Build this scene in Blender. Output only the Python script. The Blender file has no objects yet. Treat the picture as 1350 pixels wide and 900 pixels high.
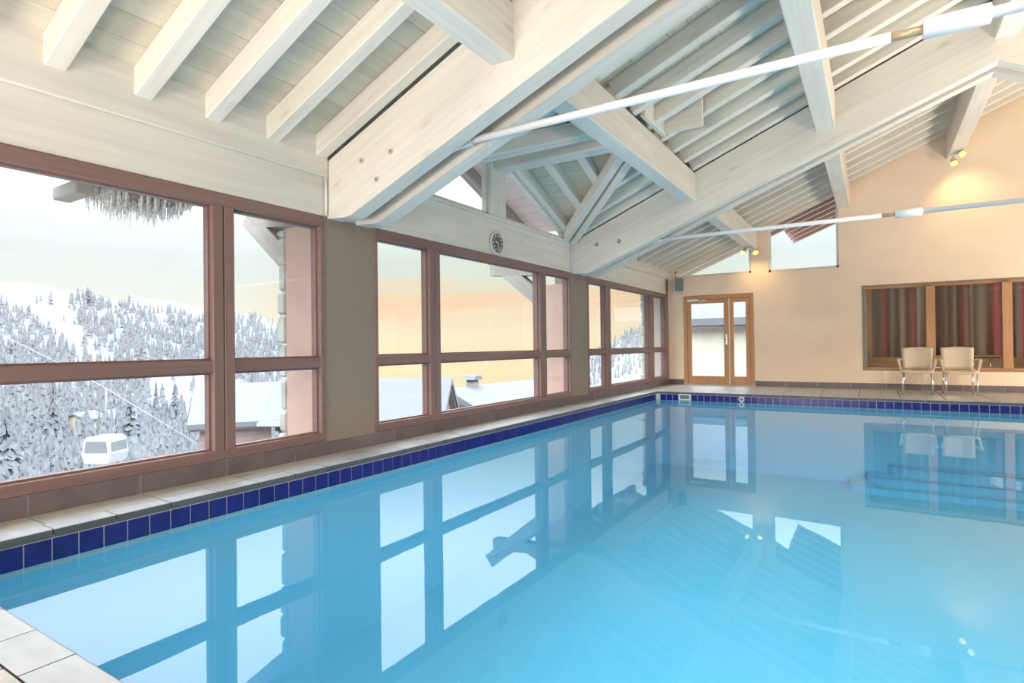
import bpy, bmesh, math, random
from mathutils import Matrix, Vector
random.seed(11)
SC = bpy.context.scene
COL = SC.collection
PI = math.pi

# ------------------------------------------------------------------ camera
cam = bpy.data.objects.new('camera', bpy.data.cameras.new('camera'))
COL.objects.link(cam)
FPX, YAW, PITCH, ROLL = 760.763, 0.561037, 0.0074465, -0.011711
F_ = Vector((-math.sin(YAW) * math.cos(PITCH), math.cos(YAW) * math.cos(PITCH), math.sin(PITCH)))
R_ = Vector((math.cos(YAW), math.sin(YAW), 0))
U_ = R_.cross(F_)
RX = R_ * math.cos(ROLL) + U_ * math.sin(ROLL)
UX = -R_ * math.sin(ROLL) + U_ * math.cos(ROLL)
cam.matrix_world = Matrix(((RX.x, UX.x, -F_.x, 4.142), (RX.y, UX.y, -F_.y, 0), (RX.z, UX.z, -F_.z, 0.95), (0, 0, 0, 1)))
cam.data.sensor_width = 36
cam.data.lens = FPX / 1350 * 36
cam.data.clip_start = 0.05
cam.data.clip_end = 3000
SC.camera = cam

# ------------------------------------------------------------------ view
SC.view_settings.view_transform = 'Standard'
SC.view_settings.look = 'None'
SC.view_settings.gamma = 1
SC.view_settings.exposure = 0.0
SC.view_settings.use_curve_mapping = False
SC.cycles.max_bounces = 10
SC.cycles.diffuse_bounces = 5
SC.cycles.glossy_bounces = 4
SC.cycles.transmission_bounces = 6
SC.cycles.transparent_max_bounces = 24
SC.cycles.caustics_reflective = False
SC.cycles.caustics_refractive = False
SC.cycles.sample_clamp_indirect = 6
SC.cycles.use_denoising = True


def srgb(r, g, b):
    def f(c):
        c /= 255
        return c / 12.92 if c <= 0.04045 else ((c + 0.055) / 1.055) ** 2.4
    return (f(r), f(g), f(b), 1)


# ------------------------------------------------------------------ sky: bright high cloud, sunset glow low towards one side
SKY_HIGH = 7.0
world = bpy.data.worlds.new('winter_sky')
SC.world = world
world.use_nodes = True
wn, wl = world.node_tree.nodes, world.node_tree.links
wn.clear()


def wnode(t, **k):
    n = wn.new(t)
    for a, b in k.items():
        setattr(n, a, b)
    return n


def wmath(op, a, b=None, c=None):
    n = wnode('ShaderNodeMath', operation=op)
    for i, v in enumerate((a, b, c)):
        if v is None:
            continue
        if isinstance(v, (int, float)):
            n.inputs[i].default_value = v
        else:
            wl.new(v, n.inputs[i])
    return n.outputs[0]


def wramp(fac, stops):
    n = wnode('ShaderNodeValToRGB')
    els = n.color_ramp.elements
    while len(els) > 1:
        els.remove(els[-1])
    els[0].position, els[0].color = stops[0]
    for p, c in stops[1:]:
        e = els.new(p)
        e.color = c
    wl.new(fac, n.inputs[0])
    return n.outputs[0]


tc = wnode('ShaderNodeTexCoord')
sep = wnode('ShaderNodeSeparateXYZ')
wl.new(tc.outputs['Generated'], sep.inputs[0])
el = wmath('MULTIPLY', wmath('ARCSINE', sep.outputs[2]), 180 / PI)
noi = wnode('ShaderNodeTexNoise')
noi.inputs['Scale'].default_value = 5.0
noi.inputs['Detail'].default_value = 4
mp = wnode('ShaderNodeMapping')
mp.inputs['Scale'].default_value = (1, 1, 9)
wl.new(tc.outputs['Generated'], mp.inputs[0])
wl.new(mp.outputs[0], noi.inputs[0])
el2 = wmath('ADD', el, wmath('MULTIPLY', wmath('SUBTRACT', noi.outputs[0], 0.5), 4.5))
e01 = wmath('DIVIDE', wmath('ADD', el2, 10.0), 30.0)      # -10..20 degrees -> 0..1


def pe(d):
    return (d + 10) / 30


glow_col = wramp(e01, [(pe(-9), srgb(253, 234, 200)), (pe(-2), srgb(255, 236, 194)), (pe(1), srgb(255, 238, 204)), (pe(3), srgb(253, 229, 198)), (pe(4.4), srgb(249, 214, 178)),
                       (pe(5.6), srgb(238, 222, 196)), (pe(7), srgb(222, 230, 216)), (pe(9.5), srgb(218, 230, 226)), (pe(16), srgb(238, 245, 250))])
base_col = wramp(e01, [(pe(-9), srgb(238, 240, 242)), (pe(0), srgb(244, 244, 238)), (pe(3.5), srgb(246, 247, 236)), (pe(7), srgb(236, 244, 243)), (pe(13), srgb(234, 242, 252)), (pe(19), srgb(240, 246, 253))])
hl = wmath('SQRT', wmath('ADD', wmath('MULTIPLY', sep.outputs[0], sep.outputs[0]), wmath('MULTIPLY', sep.outputs[1], sep.outputs[1])))
GA = math.radians(58)
dt = wmath('DIVIDE', wmath('ADD', wmath('MULTIPLY', sep.outputs[0], -math.cos(GA)), wmath('MULTIPLY', sep.outputs[1], math.sin(GA))), wmath('MAXIMUM', hl, 0.001))
mr = wnode('ShaderNodeMapRange', interpolation_type='SMOOTHSTEP')
mr.inputs['From Min'].default_value = 0.885
mr.inputs['From Max'].default_value = 0.975
wl.new(dt, mr.inputs['Value'])
mixc = wnode('ShaderNodeMix', data_type='RGBA')
wl.new(mr.outputs[0], mixc.inputs['Factor'])
wl.new(base_col, mixc.inputs['A'])
wl.new(glow_col, mixc.inputs['B'])
br = wnode('ShaderNodeFloatCurve')
e90 = wmath('DIVIDE', wmath('MAXIMUM', el, 0.0), 90.0)
wl.new(e90, br.inputs['Value'])
cv = br.mapping.curves[0]
for d, v in ((8.3, 1.1), (11, 1.3), (14, 2.2), (20, 5.0), (28, SKY_HIGH)):
    cv.points.new(d / 90, v / 10)
cv.points[0].location = (0, 0.11)
cv.points[-1].location = (1, SKY_HIGH / 10)
for p_ in cv.points:
    p_.handle_type = 'VECTOR'
br.mapping.extend = 'HORIZONTAL'
br.mapping.update()
bgn = wnode('ShaderNodeBackground')
wl.new(mixc.outputs['Result'], bgn.inputs[0])
wl.new(wmath('MULTIPLY', br.outputs[0], 10.0), bgn.inputs[1])
wo = wnode('ShaderNodeOutputWorld')
wl.new(bgn.outputs[0], wo.inputs[0])
world.cycles.sampling_method = 'MANUAL'
world.cycles.sample_map_resolution = 1024


def area(name, loc, aim, sx, sy, power, col, spread=PI):
    l = bpy.data.lights.new(name, 'AREA')
    l.shape = 'RECTANGLE'
    l.size, l.size_y, l.energy, l.color = sx, sy, power, col
    l.spread = spread
    o = bpy.data.objects.new(name, l)
    COL.objects.link(o)
    o.location = loc
    o.rotation_euler = (Vector(aim) - Vector(loc)).to_track_quat('-Z', 'Y').to_euler()
    return o


# unseen fill lights, added to brighten the hall: upwards from beside and behind the camera,
# along the far wall, down at the pool, under water (all out of the picture)
WARM = (1.0, 0.875, 0.745)
area('fill_light_up', (8.0, 2.2, 0.5), (8.0, 2.201, 5), 1.2, 4.0, 90, WARM, 2.9)
area('fill_light_up', (8.6, 7.4, 0.5), (8.6, 7.401, 5), 1.2, 3.0, 450, WARM, 2.9)
area('fill_light_up', (1.9, -3.2, 0.25), (2.6, 1.6, 4.0), 3.4, 1.0, 375, (1.0, 0.93, 0.85), 2.9)
area('fill_light_up', (2.0, -1.0, 0.1), (2.0, -0.95, 5), 3.2, 0.8, 80, (1.0, 0.94, 0.86), 2.9)
area('fill_light_wall', (8.9, 11.9, 0.5), (3.0, 13.6, 1.3), 0.4, 1.0, 105, WARM)
area('fill_light_down', (6.5, -3.0, 4.6), (3.2, 4.2, -1.4), 1.0, 0.6, 82, (1.0, 0.97, 0.93), 1.1)
area('fill_light_down', (8.5, -2.6, 4.6), (5.6, 6.5, -1.4), 1.0, 0.6, 82, (1.0, 0.97, 0.93), 1.1)
area('fill_light_underwater', (7.15, 5.5, -0.75), (2.0, 6.5, -1.4), 2.5, 0.5, 14, (1.0, 0.99, 0.98))
area('fill_light_underwater', (4.0, 0.9, -0.75), (4.0, 6.0, -1.4), 4.0, 0.5, 14, (1.0, 0.99, 0.98))

# ------------------------------------------------------------------ materials
def new_mat(name):
    m = bpy.data.materials.new(name)
    m.use_nodes = True
    n = m.node_tree.nodes
    return m, n, m.node_tree.links, n['Principled BSDF']


def mat(name, col, rough=0.6, var=0.08, scale=(3, 3, 3), detail=4, bump=0.0, metal=0.0, spec=0.4, rnd=0.0, dark=None, coord='Object'):
    """procedural surface: base colour broken up by stretched noise, optional per-object tint and bump"""
    m, n, l, b = new_mat(name)
    b.inputs['Roughness'].default_value = rough
    b.inputs['Metallic'].default_value = metal
    b.inputs['Specular IOR Level'].default_value = spec
    t = n.new('ShaderNodeTexCoord')
    mp = n.new('ShaderNodeMapping')
    mp.inputs['Scale'].default_value = scale
    oi = n.new('ShaderNodeObjectInfo')
    l.new(t.outputs[coord], mp.inputs[0])
    vm = n.new('ShaderNodeVectorMath')
    vm.operation = 'MULTIPLY'
    vm.inputs[1].default_value = (17, 9, 13)
    l.new(oi.outputs['Random'], vm.inputs[0])
    va = n.new('ShaderNodeVectorMath')
    l.new(mp.outputs[0], va.inputs[0])
    l.new(vm.outputs[0], va.inputs[1])
    no = n.new('ShaderNodeTexNoise')
    no.inputs['Scale'].default_value = 1.0
    no.inputs['Detail'].default_value = detail
    l.new(va.outputs[0], no.inputs['Vector'])
    r = n.new('ShaderNodeValToRGB')
    d = dark or tuple(c * (1 - 2.2 * var) for c in col[:3]) + (1,)
    r.color_ramp.elements[0].position = 0.3
    r.color_ramp.elements[0].color = d
    r.color_ramp.elements[1].position = 0.62
    r.color_ramp.elements[1].color = col
    l.new(no.outputs[0], r.inputs[0])
    out = r.outputs[0]
    if rnd:
        mx = n.new('ShaderNodeMix')
        mx.data_type = 'RGBA'
        mx.blend_type = 'MULTIPLY'
        mm = n.new('ShaderNodeMath')
        mm.operation = 'MULTIPLY'
        mm.inputs[1].default_value = rnd * 2
        l.new(oi.outputs['Random'], mm.inputs[0])
        l.new(mm.outputs[0], mx.inputs['Factor'])
        l.new(out, mx.inputs['A'])
        mx.inputs['B'].default_value = (0.6, 0.58, 0.55, 1)
        out = mx.outputs['Result']
    l.new(out, b.inputs['Base Color'])
    if bump:
        bp = n.new('ShaderNodeBump')
        bp.inputs['Strength'].default_value = bump
        bp.inputs['Distance'].default_value = 0.01
        l.new(no.outputs[0], bp.inputs['Height'])
        l.new(bp.outputs[0], b.inputs['Normal'])
    return m


def wood_mat(name, col, grain=0.12, knots=0.5, rough=0.55, rnd=0.12, kcol=(0.42, 0.36, 0.29, 1)):
    """whitewashed or stained timber, grain along local x, scattered knots"""
    m, n, l, b = new_mat(name)
    b.inputs['Roughness'].default_value = rough
    b.inputs['Specular IOR Level'].default_value = 0.35
    t = n.new('ShaderNodeTexCoord')
    oi = n.new('ShaderNodeObjectInfo')
    vm = n.new('ShaderNodeVectorMath')
    vm.operation = 'MULTIPLY'
    vm.inputs[1].default_value = (31, 17, 23)
    l.new(oi.outputs['Random'], vm.inputs[0])
    va = n.new('ShaderNodeVectorMath')
    l.new(t.outputs['Object'], va.inputs[0])
    l.new(vm.outputs[0], va.inputs[1])

    def noise(sc, det, vec):
        mp = n.new('ShaderNodeMapping')
        mp.inputs['Scale'].default_value = sc
        l.new(vec, mp.inputs[0])
        no = n.new('ShaderNodeTexNoise')
        no.inputs['Scale'].default_value = 1
        no.inputs['Detail'].default_value = det
        l.new(mp.outputs[0], no.inputs['Vector'])
        return no.outputs[0]
    g1 = noise((0.9, 22, 22), 4, va.outputs[0])
    g2 = noise((0.7, 2.2, 2.2), 3, va.outputs[0])
    r = n.new('ShaderNodeValToRGB')
    r.color_ramp.elements[0].position = 0.28
    r.color_ramp.elements[0].color = tuple(c * (1 - 1.6 * grain) for c in col[:3]) + (1,)
    r.color_ramp.elements[1].position = 0.66
    r.color_ramp.elements[1].color = col
    ad = n.new('ShaderNodeMath')
    ad.operation = 'MULTIPLY_ADD'
    ad.inputs[1].default_value = 0.5
    l.new(g2, ad.inputs[0])
    hm = n.new('ShaderNodeMath')
    hm.operation = 'MULTIPLY'
    hm.inputs[1].default_value = 0.5
    l.new(g1, hm.inputs[0])
    l.new(hm.outputs[0], ad.inputs[2])
    l.new(ad.outputs[0], r.inputs[0])
    # knots
    mp = n.new('ShaderNodeMapping')
    mp.inputs['Scale'].default_value = (1.5, 4.2, 4.2)
    l.new(va.outputs[0], mp.inputs[0])
    vo = n.new('ShaderNodeTexVoronoi')
    vo.inputs['Scale'].default_value = 1
    l.new(mp.outputs[0], vo.inputs['Vector'])
    kr = n.new('ShaderNodeValToRGB')
    kr.color_ramp.elements[0].position = 0.03
    kr.color_ramp.elements[0].color = (knots, knots, knots, 1)
    kr.color_ramp.elements[1].position = 0.14
    kr.color_ramp.elements[1].color = (0, 0, 0, 1)
    l.new(vo.outputs['Distance'], kr.inputs[0])
    mx = n.new('ShaderNodeMix')
    mx.data_type = 'RGBA'
    l.new(kr.outputs[0], mx.inputs['Factor'])
    l.new(r.outputs[0], mx.inputs['A'])
    mx.inputs['B'].default_value = kcol
    m2 = n.new('ShaderNodeMix')
    m2.data_type = 'RGBA'
    m2.blend_type = 'MULTIPLY'
    mm = n.new('ShaderNodeMath')
    mm.operation = 'MULTIPLY'
    mm.inputs[1].default_value = rnd * 2
    l.new(oi.outputs['Random'], mm.inputs[0])
    l.new(mm.outputs[0], m2.inputs['Factor'])
    l.new(mx.outputs['Result'], m2.inputs['A'])
    m2.inputs['B'].default_value = (0.66, 0.63, 0.57, 1)
    l.new(m2.outputs['Result'], b.inputs['Base Color'])
    bp = n.new('ShaderNodeBump')
    bp.inputs['Strength'].default_value = 0.12
    bp.inputs['Distance'].default_value = 0.004
    l.new(g1, bp.inputs['Height'])
    l.new(bp.outputs[0], b.inputs['Normal'])
    return m


def glass_mat(name, tint=(0.97, 0.985, 0.98, 1), refl=0.02, rough=0.0, glosscol=(1, 1, 1, 1)):
    m, n, l, b = new_mat(name)
    n.remove(b)
    tr = n.new('ShaderNodeBsdfTransparent')
    tr.inputs[0].default_value = tint
    gl = n.new('ShaderNodeBsdfGlossy')
    gl.inputs['Roughness'].default_value = rough
    gl.inputs[0].default_value = glosscol
    fr = n.new('ShaderNodeLayerWeight')
    fr.inputs[0].default_value = 0.5
    pw = n.new('ShaderNodeMath')
    pw.operation = 'POWER'
    pw.inputs[1].default_value = 5
    l.new(fr.outputs['Facing'], pw.inputs[0])
    ma = n.new('ShaderNodeMath')
    ma.operation = 'MULTIPLY_ADD'
    ma.inputs[1].default_value = 0.6
    ma.inputs[2].default_value = refl
    l.new(pw.outputs[0], ma.inputs[0])
    mx = n.new('ShaderNodeMixShader')
    l.new(ma.outputs[0], mx.inputs[0])
    l.new(tr.outputs[0], mx.inputs[1])
    l.new(gl.outputs[0], mx.inputs[2])
    l.new(mx.outputs[0], n['Material Output'].inputs[0])
    return m


def water_mat(name, tint, ior):
    m, n, l, b = new_mat(name)
    n.remove(b)
    tr = n.new('ShaderNodeBsdfTransparent')
    tr.inputs[0].default_value = tint
    gl = n.new('ShaderNodeBsdfGlossy')
    gl.inputs['Roughness'].default_value = 0.012
    fr = n.new('ShaderNodeFresnel')
    ge = n.new('ShaderNodeNewGeometry')
    mi = n.new('ShaderNodeMapRange')
    mi.inputs['To Min'].default_value = ior
    mi.inputs['To Max'].default_value = 1 / ior
    l.new(ge.outputs['Backfacing'], mi.inputs['Value'])
    l.new(mi.outputs[0], fr.inputs[0])
    t = n.new('ShaderNodeTexCoord')
    no = n.new('ShaderNodeTexNoise')
    no.inputs['Scale'].default_value = 2.3
    no.inputs['Detail'].default_value = 2
    l.new(t.outputs['Object'], no.inputs['Vector'])
    bp = n.new('ShaderNodeBump')
    bp.inputs['Strength'].default_value = 0.008
    bp.inputs['Distance'].default_value = 0.05
    l.new(no.outputs[0], bp.inputs['Height'])
    l.new(bp.outputs[0], gl.inputs['Normal'])
    mx = n.new('ShaderNodeMixShader')
    l.new(fr.outputs[0], mx.inputs[0])
    l.new(tr.outputs[0], mx.inputs[1])
    l.new(gl.outputs[0], mx.inputs[2])
    l.new(mx.outputs[0], n['Material Output'].inputs[0])
    return m


def emit_mat(name, col, s):
    m, n, l, b = new_mat(name)
    b.inputs['Base Color'].default_value = col
    b.inputs['Emission Color'].default_value = col
    b.inputs['Emission Strength'].default_value = s
    return m


def stripe_mat(name, stops, lo, hi):
    """printed vertical stripes across a curtain"""
    m, n, l, b = new_mat(name)
    b.inputs['Roughness'].default_value = 0.8
    t = n.new('ShaderNodeTexCoord')
    s = n.new('ShaderNodeSeparateXYZ')
    l.new(t.outputs['Object'], s.inputs[0])
    mr = n.new('ShaderNodeMapRange')
    mr.inputs['From Min'].default_value = lo
    mr.inputs['From Max'].default_value = hi
    l.new(s.outputs[0], mr.inputs['Value'])
    r = n.new('ShaderNodeValToRGB')
    els = r.color_ramp.elements
    els[0].position, els[0].color = stops[0]
    els[1].position, els[1].color = stops[-1]
    for p, c in stops[1:-1]:
        e = els.new(p)
        e.color = c
    l.new(mr.outputs[0], r.inputs[0])
    l.new(r.outputs[0], b.inputs['Base Color'])
    return m


WHITE_WOOD = wood_mat('whitewashed_timber', (0.84, 0.80, 0.73, 1), grain=0.14, knots=0.35, rnd=0.05)
PLANK_WOOD = wood_mat('whitewashed_boards', (0.75, 0.70, 0.585, 1), grain=0.16, knots=0.4, rnd=0.16)
RAFTER_WOOD = wood_mat('whitewashed_rafters', (0.85, 0.81, 0.735, 1), grain=0.13, knots=0.35, rnd=0.07)
RED_WOOD = wood_mat('stained_frame_wood', (0.275, 0.168, 0.155, 1), grain=0.2, knots=0.1, rough=0.45, rnd=0.05, kcol=(0.12, 0.06, 0.05, 1))
ORANGE_WOOD = wood_mat('varnished_pine', (0.56, 0.30, 0.15, 1), grain=0.16, knots=0.25, rough=0.4, rnd=0.06, kcol=(0.25, 0.11, 0.05, 1))
SOFFIT_WOOD = wood_mat('red_brown_soffit', (0.62, 0.38, 0.33, 1), grain=0.15, knots=0.2, rnd=0.1, kcol=(0.15, 0.06, 0.05, 1))
DORMER_SOFFIT = wood_mat('pinkish_dormer_soffit', (0.80, 0.66, 0.64, 1), grain=0.06, knots=0.2, rnd=0.06)
GREY_WOOD = wood_mat('weathered_timber', (0.33, 0.31, 0.28, 1), grain=0.15, knots=0.3, rnd=0.1, kcol=(0.15, 0.12, 0.1, 1))
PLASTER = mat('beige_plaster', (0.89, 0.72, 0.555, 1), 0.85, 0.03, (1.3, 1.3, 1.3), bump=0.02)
SHADED_PLASTER = mat('shaded_beige_plaster', (0.30, 0.24, 0.195, 1), 0.85, 0.03, (1.3, 1.3, 1.3), bump=0.02)  # beige plaster darkened: backlit shade of the piers put into the colour
PINK_PLASTER = mat('pink_exterior_plaster', (0.60, 0.42, 0.36, 1), 0.9, 0.05, (2, 2, 2), bump=0.05)
STONE = mat('pale_stone', (0.62, 0.62, 0.58, 1), 0.9, 0.14, (6, 6, 6), bump=0.4, rnd=0.2)
BASE_TILE = mat('slate_baseboard_tile', (0.17, 0.14, 0.145, 1), 0.35, 0.1, (5, 5, 5), rnd=0.12)
DECK_TILE = mat('pale_stone_tile', (0.56, 0.54, 0.51, 1), 0.38, 0.12, (9, 3.5, 5), bump=0.25, rnd=0.15, detail=6)
COPING = mat('coping_stone', (0.50, 0.545, 0.605, 1), 0.36, 0.10, (3.5, 10, 5), bump=0.3, rnd=0.1, detail=6)
COPING_EDGE = mat('coping_edge_stone', (0.115, 0.125, 0.13, 1), 0.45, 0.1, (6, 6, 6), rnd=0.1)
GROUT = mat('white_grout', (0.72, 0.70, 0.70, 1), 0.8, 0.03)
BLUE_TILE = mat('cobalt_glazed_tile', (0.018, 0.022, 0.24, 1), 0.2, 0.15, (8, 8, 8), spec=0.35, rnd=0.15)
BASIN = mat('pool_paint', (0.31, 0.67, 0.89, 1), 0.7, 0.02, (0.7, 0.7, 0.7))
NOSING = mat('grey_step_nosing', (0.27, 0.52, 0.66, 1), 0.6)
WATER = water_mat('pool_water', (0.60, 0.90, 0.99, 1), 1.40)
GLASS = glass_mat('window_glass')
INNER_GLASS = glass_mat('inner_window_glass', refl=0.04)
WHITE_STEEL = mat('white_painted_steel', (0.86, 0.86, 0.87, 1), 0.35, 0.02, (3, 3, 3))
RAW_BRASS = mat('bare_threaded_steel', (0.55, 0.42, 0.25, 1), 0.4, 0.1, (20, 20, 20), metal=0.3)
CHROME = mat('chrome', (0.85, 0.86, 0.88, 1), 0.18, 0.02, metal=0.9)
CREAM = mat('cream_resin', (0.72, 0.60, 0.45, 1), 0.5, 0.03, (2, 2, 2))
WHITE_PLASTIC = mat('white_plastic', (0.78, 0.78, 0.77, 1), 0.4, 0.02)
GREY_MESH = mat('grey_speaker_mesh', (0.22, 0.22, 0.22, 1), 0.6, 0.2, (200, 200, 200))
DARK_STEEL = mat('dark_bolt_steel', (0.12, 0.11, 0.10, 1), 0.4, 0.1, metal=0.6)
CLOCK_FACE = mat('clock_face', (0.13, 0.12, 0.115, 1), 0.35, 0.05)
PALE_RIM = mat('clock_rim', (0.68, 0.64, 0.58, 1), 0.35, 0.03)
SNOW = mat('darkened_snow', (0.18, 0.188, 0.21, 1), 0.9, 0.05, (0.15, 0.15, 0.15), bump=0.0)  # snow's own colour darkened so it does not clip under the bright sky
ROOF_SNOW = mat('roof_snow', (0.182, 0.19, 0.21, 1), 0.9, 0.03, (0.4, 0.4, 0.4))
HAZY_FROST_TREE = mat('hazy_frosted_conifers', (0.26, 0.268, 0.29, 1), 0.95, 0.2, (0.9, 0.9, 0.9), detail=6)  # frost and distance haze both put into the tree colour
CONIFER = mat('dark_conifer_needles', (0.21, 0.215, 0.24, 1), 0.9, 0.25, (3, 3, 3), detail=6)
BARK = mat('bark', (0.07, 0.06, 0.055, 1), 0.9, 0.2, (8, 8, 2))
CHALET_WALL = mat('grey_chalet_wall', (0.32, 0.30, 0.27, 1), 0.9, 0.08, (1, 1, 6))
CHALET_RED = mat('brown_chalet_boards', (0.33, 0.24, 0.22, 1), 0.9, 0.1, (1, 1, 6))
CHALET_CREAM = mat('cream_chalet_wall', (0.62, 0.58, 0.47, 1), 0.9, 0.05)
ICE = mat('frosted_ice', (0.92, 0.93, 0.95, 1), 0.3, 0.26, (30, 30, 60), spec=0.6)
GONDOLA_PAINT = mat('gondola_paint', (0.5, 0.51, 0.53, 1), 0.4, 0.03)
DARK_GLASS = mat('gondola_window', (0.2, 0.205, 0.215, 1), 0.1, 0.05)
CABLE_MAT = mat('steel_cable', (0.30, 0.31, 0.33, 1), 0.5, 0.05)
ROOM_WALL = mat('ochre_room_wall', (0.42, 0.31, 0.2, 1), 0.9, 0.04)
ROOM_FLOOR = mat('dark_room_floor', (0.13, 0.085, 0.08, 1), 0.5, 0.1)
ROOM_DARK = mat('dark_room_ceiling', (0.10, 0.07, 0.075, 1), 0.9, 0.05)
TABLE_TOP = mat('dark_table_top', (0.10, 0.045, 0.035, 1), 0.35, 0.1)
BULB = emit_mat('warm_lamp', (1.0, 0.70, 0.12, 1), 3.0)


# ------------------------------------------------------------------ geometry helpers
class MB:
    """collects shapes in world coordinates, linked later as ONE mesh object"""

    def __init__(self):
        self.v, self.f, self.s = [], [], []

    def add(self, v, f, smooth=False):
        o = len(self.v)
        self.v += [Vector(p) for p in v]
        self.f += [tuple(i + o for i in q) for q in f]
        self.s += [smooth] * len(f)
        return self

    def box(self, x0, x1, y0, y1, z0, z1, c=0.0):
        if c <= 0:
            v = [(x, y, z) for z in (z0, z1) for y in (y0, y1) for x in (x0, x1)]
            return self.add(v, [(0, 2, 3, 1), (4, 5, 7, 6), (0, 1, 5, 4), (2, 6, 7, 3), (0, 4, 6, 2), (1, 3, 7, 5)])
        bm = bmesh.new()
        bmesh.ops.create_cube(bm, size=1)
        for q in bm.verts:
            q.co = Vector((x0 + (q.co.x + .5) * (x1 - x0), y0 + (q.co.y + .5) * (y1 - y0), z0 + (q.co.z + .5) * (z1 - z0)))
        bmesh.ops.bevel(bm, geom=bm.edges[:], offset=c, segments=1, affect='EDGES', profile=0.5)
        bm.verts.index_update()
        self.add([q.co.copy() for q in bm.verts], [[q.index for q in f.verts] for f in bm.faces])
        bm.free()
        return self

    def prism(self, poly, a0, a1, axis='Y'):
        """polygon (pairs) extruded along an axis: Y -> (x,z), X -> (y,z), Z -> (x,y)"""
        n = len(poly)

        def P(u, w, a):
            return (u, a, w) if axis == 'Y' else (a, u, w) if axis == 'X' else (u, w, a)
        v = [P(u, w, a0) for u, w in poly] + [P(u, w, a1) for u, w in poly]
        f = [tuple(range(n)), tuple(range(2 * n - 1, n - 1, -1))] + [(i, i + n, (i + 1) % n + n, (i + 1) % n) for i in range(n)]
        return self.add(v, f)

    def hull8(self, lo, hi):
        """two quads (lists of 4 points) joined"""
        v = list(lo) + list(hi)
        return self.add(v, [(3, 2, 1, 0), (4, 5, 6, 7), (0, 1, 5, 4), (1, 2, 6, 5), (2, 3, 7, 6), (3, 0, 4, 7)])

    def tube(self, pts, r, seg=10, cap=True):
        pts = [Vector(p) for p in pts]
        rs = r if isinstance(r, (list, tuple)) else [r] * len(pts)
        v, f = [], []
        up = None
        for i, p in enumerate(pts):
            d = (pts[min(i + 1, len(pts) - 1)] - pts[max(i - 1, 0)]).normalized()
            if up is None:
                up = d.orthogonal().normalized()
            up = (up - d * up.dot(d)).normalized()
            s = d.cross(up)
            for k in range(seg):
                a = 2 * PI * k / seg
                v.append(p + (up * math.cos(a) + s * math.sin(a)) * rs[i])
        for i in range(len(pts) - 1):
            for k in range(seg):
                a, b = i * seg + k, i * seg + (k + 1) % seg
                f.append((a, b, b + seg, a + seg))
        self.add(v, f, True)
        if cap:
            o = len(self.v) - len(v)
            self.f += [tuple(o + k for k in range(seg - 1, -1, -1)), tuple(o + len(v) - seg + k for k in range(seg))]
            self.s += [False, False]
        return self

    def bar(self, p0, p1, w, h, up=(0, 0, 1), c=0.0):
        """straight squared timber from p0 to p1 (centre line), w across, h along up"""
        p0, p1 = Vector(p0), Vector(p1)
        d = (p1 - p0).normalized()
        u = Vector(up)
        u = (u - d * u.dot(d)).normalized()
        s = u.cross(d)
        if c <= 0:
            prof = [(-w / 2, -h / 2), (w / 2, -h / 2), (w / 2, h / 2), (-w / 2, h / 2)]
        else:
            prof = [(-w / 2 + c, -h / 2), (w / 2 - c, -h / 2), (w / 2, -h / 2 + c), (w / 2, h / 2 - c), (w / 2 - c, h / 2), (-w / 2 + c, h / 2), (-w / 2, h / 2 - c), (-w / 2, -h / 2 + c)]
        n = len(prof)
        v = [p0 + s * a + u * b for a, b in prof] + [p1 + s * a + u * b for a, b in prof]
        return self.add(v, [tuple(range(n)), tuple(range(2 * n - 1, n - 1, -1))] + [(i, i + n, (i + 1) % n + n, (i + 1) % n) for i in range(n)])

    def build(self, name, m, parent=None, basis=None, kind=None, m2=None, m2test=None):
        me = bpy.data.meshes.new(name)
        B = basis or Matrix()
        Bi = B.inverted()
        me.from_pydata([Bi @ p for p in self.v], [], self.f)
        me.materials.append(m)
        if m2:
            me.materials.append(m2)
        for p, s in zip(me.polygons, self.s):
            p.use_smooth = s
        bm = bmesh.new()
        bm.from_mesh(me)
        bmesh.ops.recalc_face_normals(bm, faces=bm.faces)
        bm.to_mesh(me)
        bm.free()
        if m2:
            for p in me.polygons:
                if m2test(p):
                    p.material_index = 1
        me.update()
        o = bpy.data.objects.new(name, me)
        COL.objects.link(o)
        put(o, parent, B)
        if kind:
            o['kind'] = kind
        return o


def put(o, parent, B):
    if parent is not None:
        o.parent = parent
        o.matrix_parent_inverse = world_of(parent).inverted()
    o.matrix_basis = B


def world_of(o):
    w = o.matrix_basis.copy()
    if o.parent is not None:
        w = world_of(o.parent) @ o.matrix_parent_inverse @ w
    return w


def basis_at(p, d=(1, 0, 0), up=(0, 0, 1)):
    d = Vector(d).normalized()
    u = Vector(up)
    u = (u - d * u.dot(d)).normalized()
    s = u.cross(d)
    return Matrix(((d.x, s.x, u.x, p[0]), (d.y, s.y, u.y, p[1]), (d.z, s.z, u.z, p[2]), (0, 0, 0, 1)))


def empty(name, loc=(0, 0, 0)):
    o = bpy.data.objects.new(name, None)
    o.empty_display_size = 0.1
    COL.objects.link(o)
    o.location = loc
    return o


def tag(o, label, cat, group=None):
    o['label'] = label
    o['category'] = cat
    if group:
        o['group'] = group
    return o


def struct(name, label=None):
    o = empty(name)
    o['kind'] = 'structure'
    if label:
        o['label'] = label
    return o


def share(name, src, parent, B):
    """another object on the mesh of src"""
    o = bpy.data.objects.new(name, src.data)
    COL.objects.link(o)
    put(o, parent, B)
    return o


def copy_tree(o, parent=None):
    c = o.copy()
    COL.objects.link(c)
    if parent is not None:
        c.parent = parent
    for ch in list(o.children):
        copy_tree(ch, c)
    return c


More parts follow.
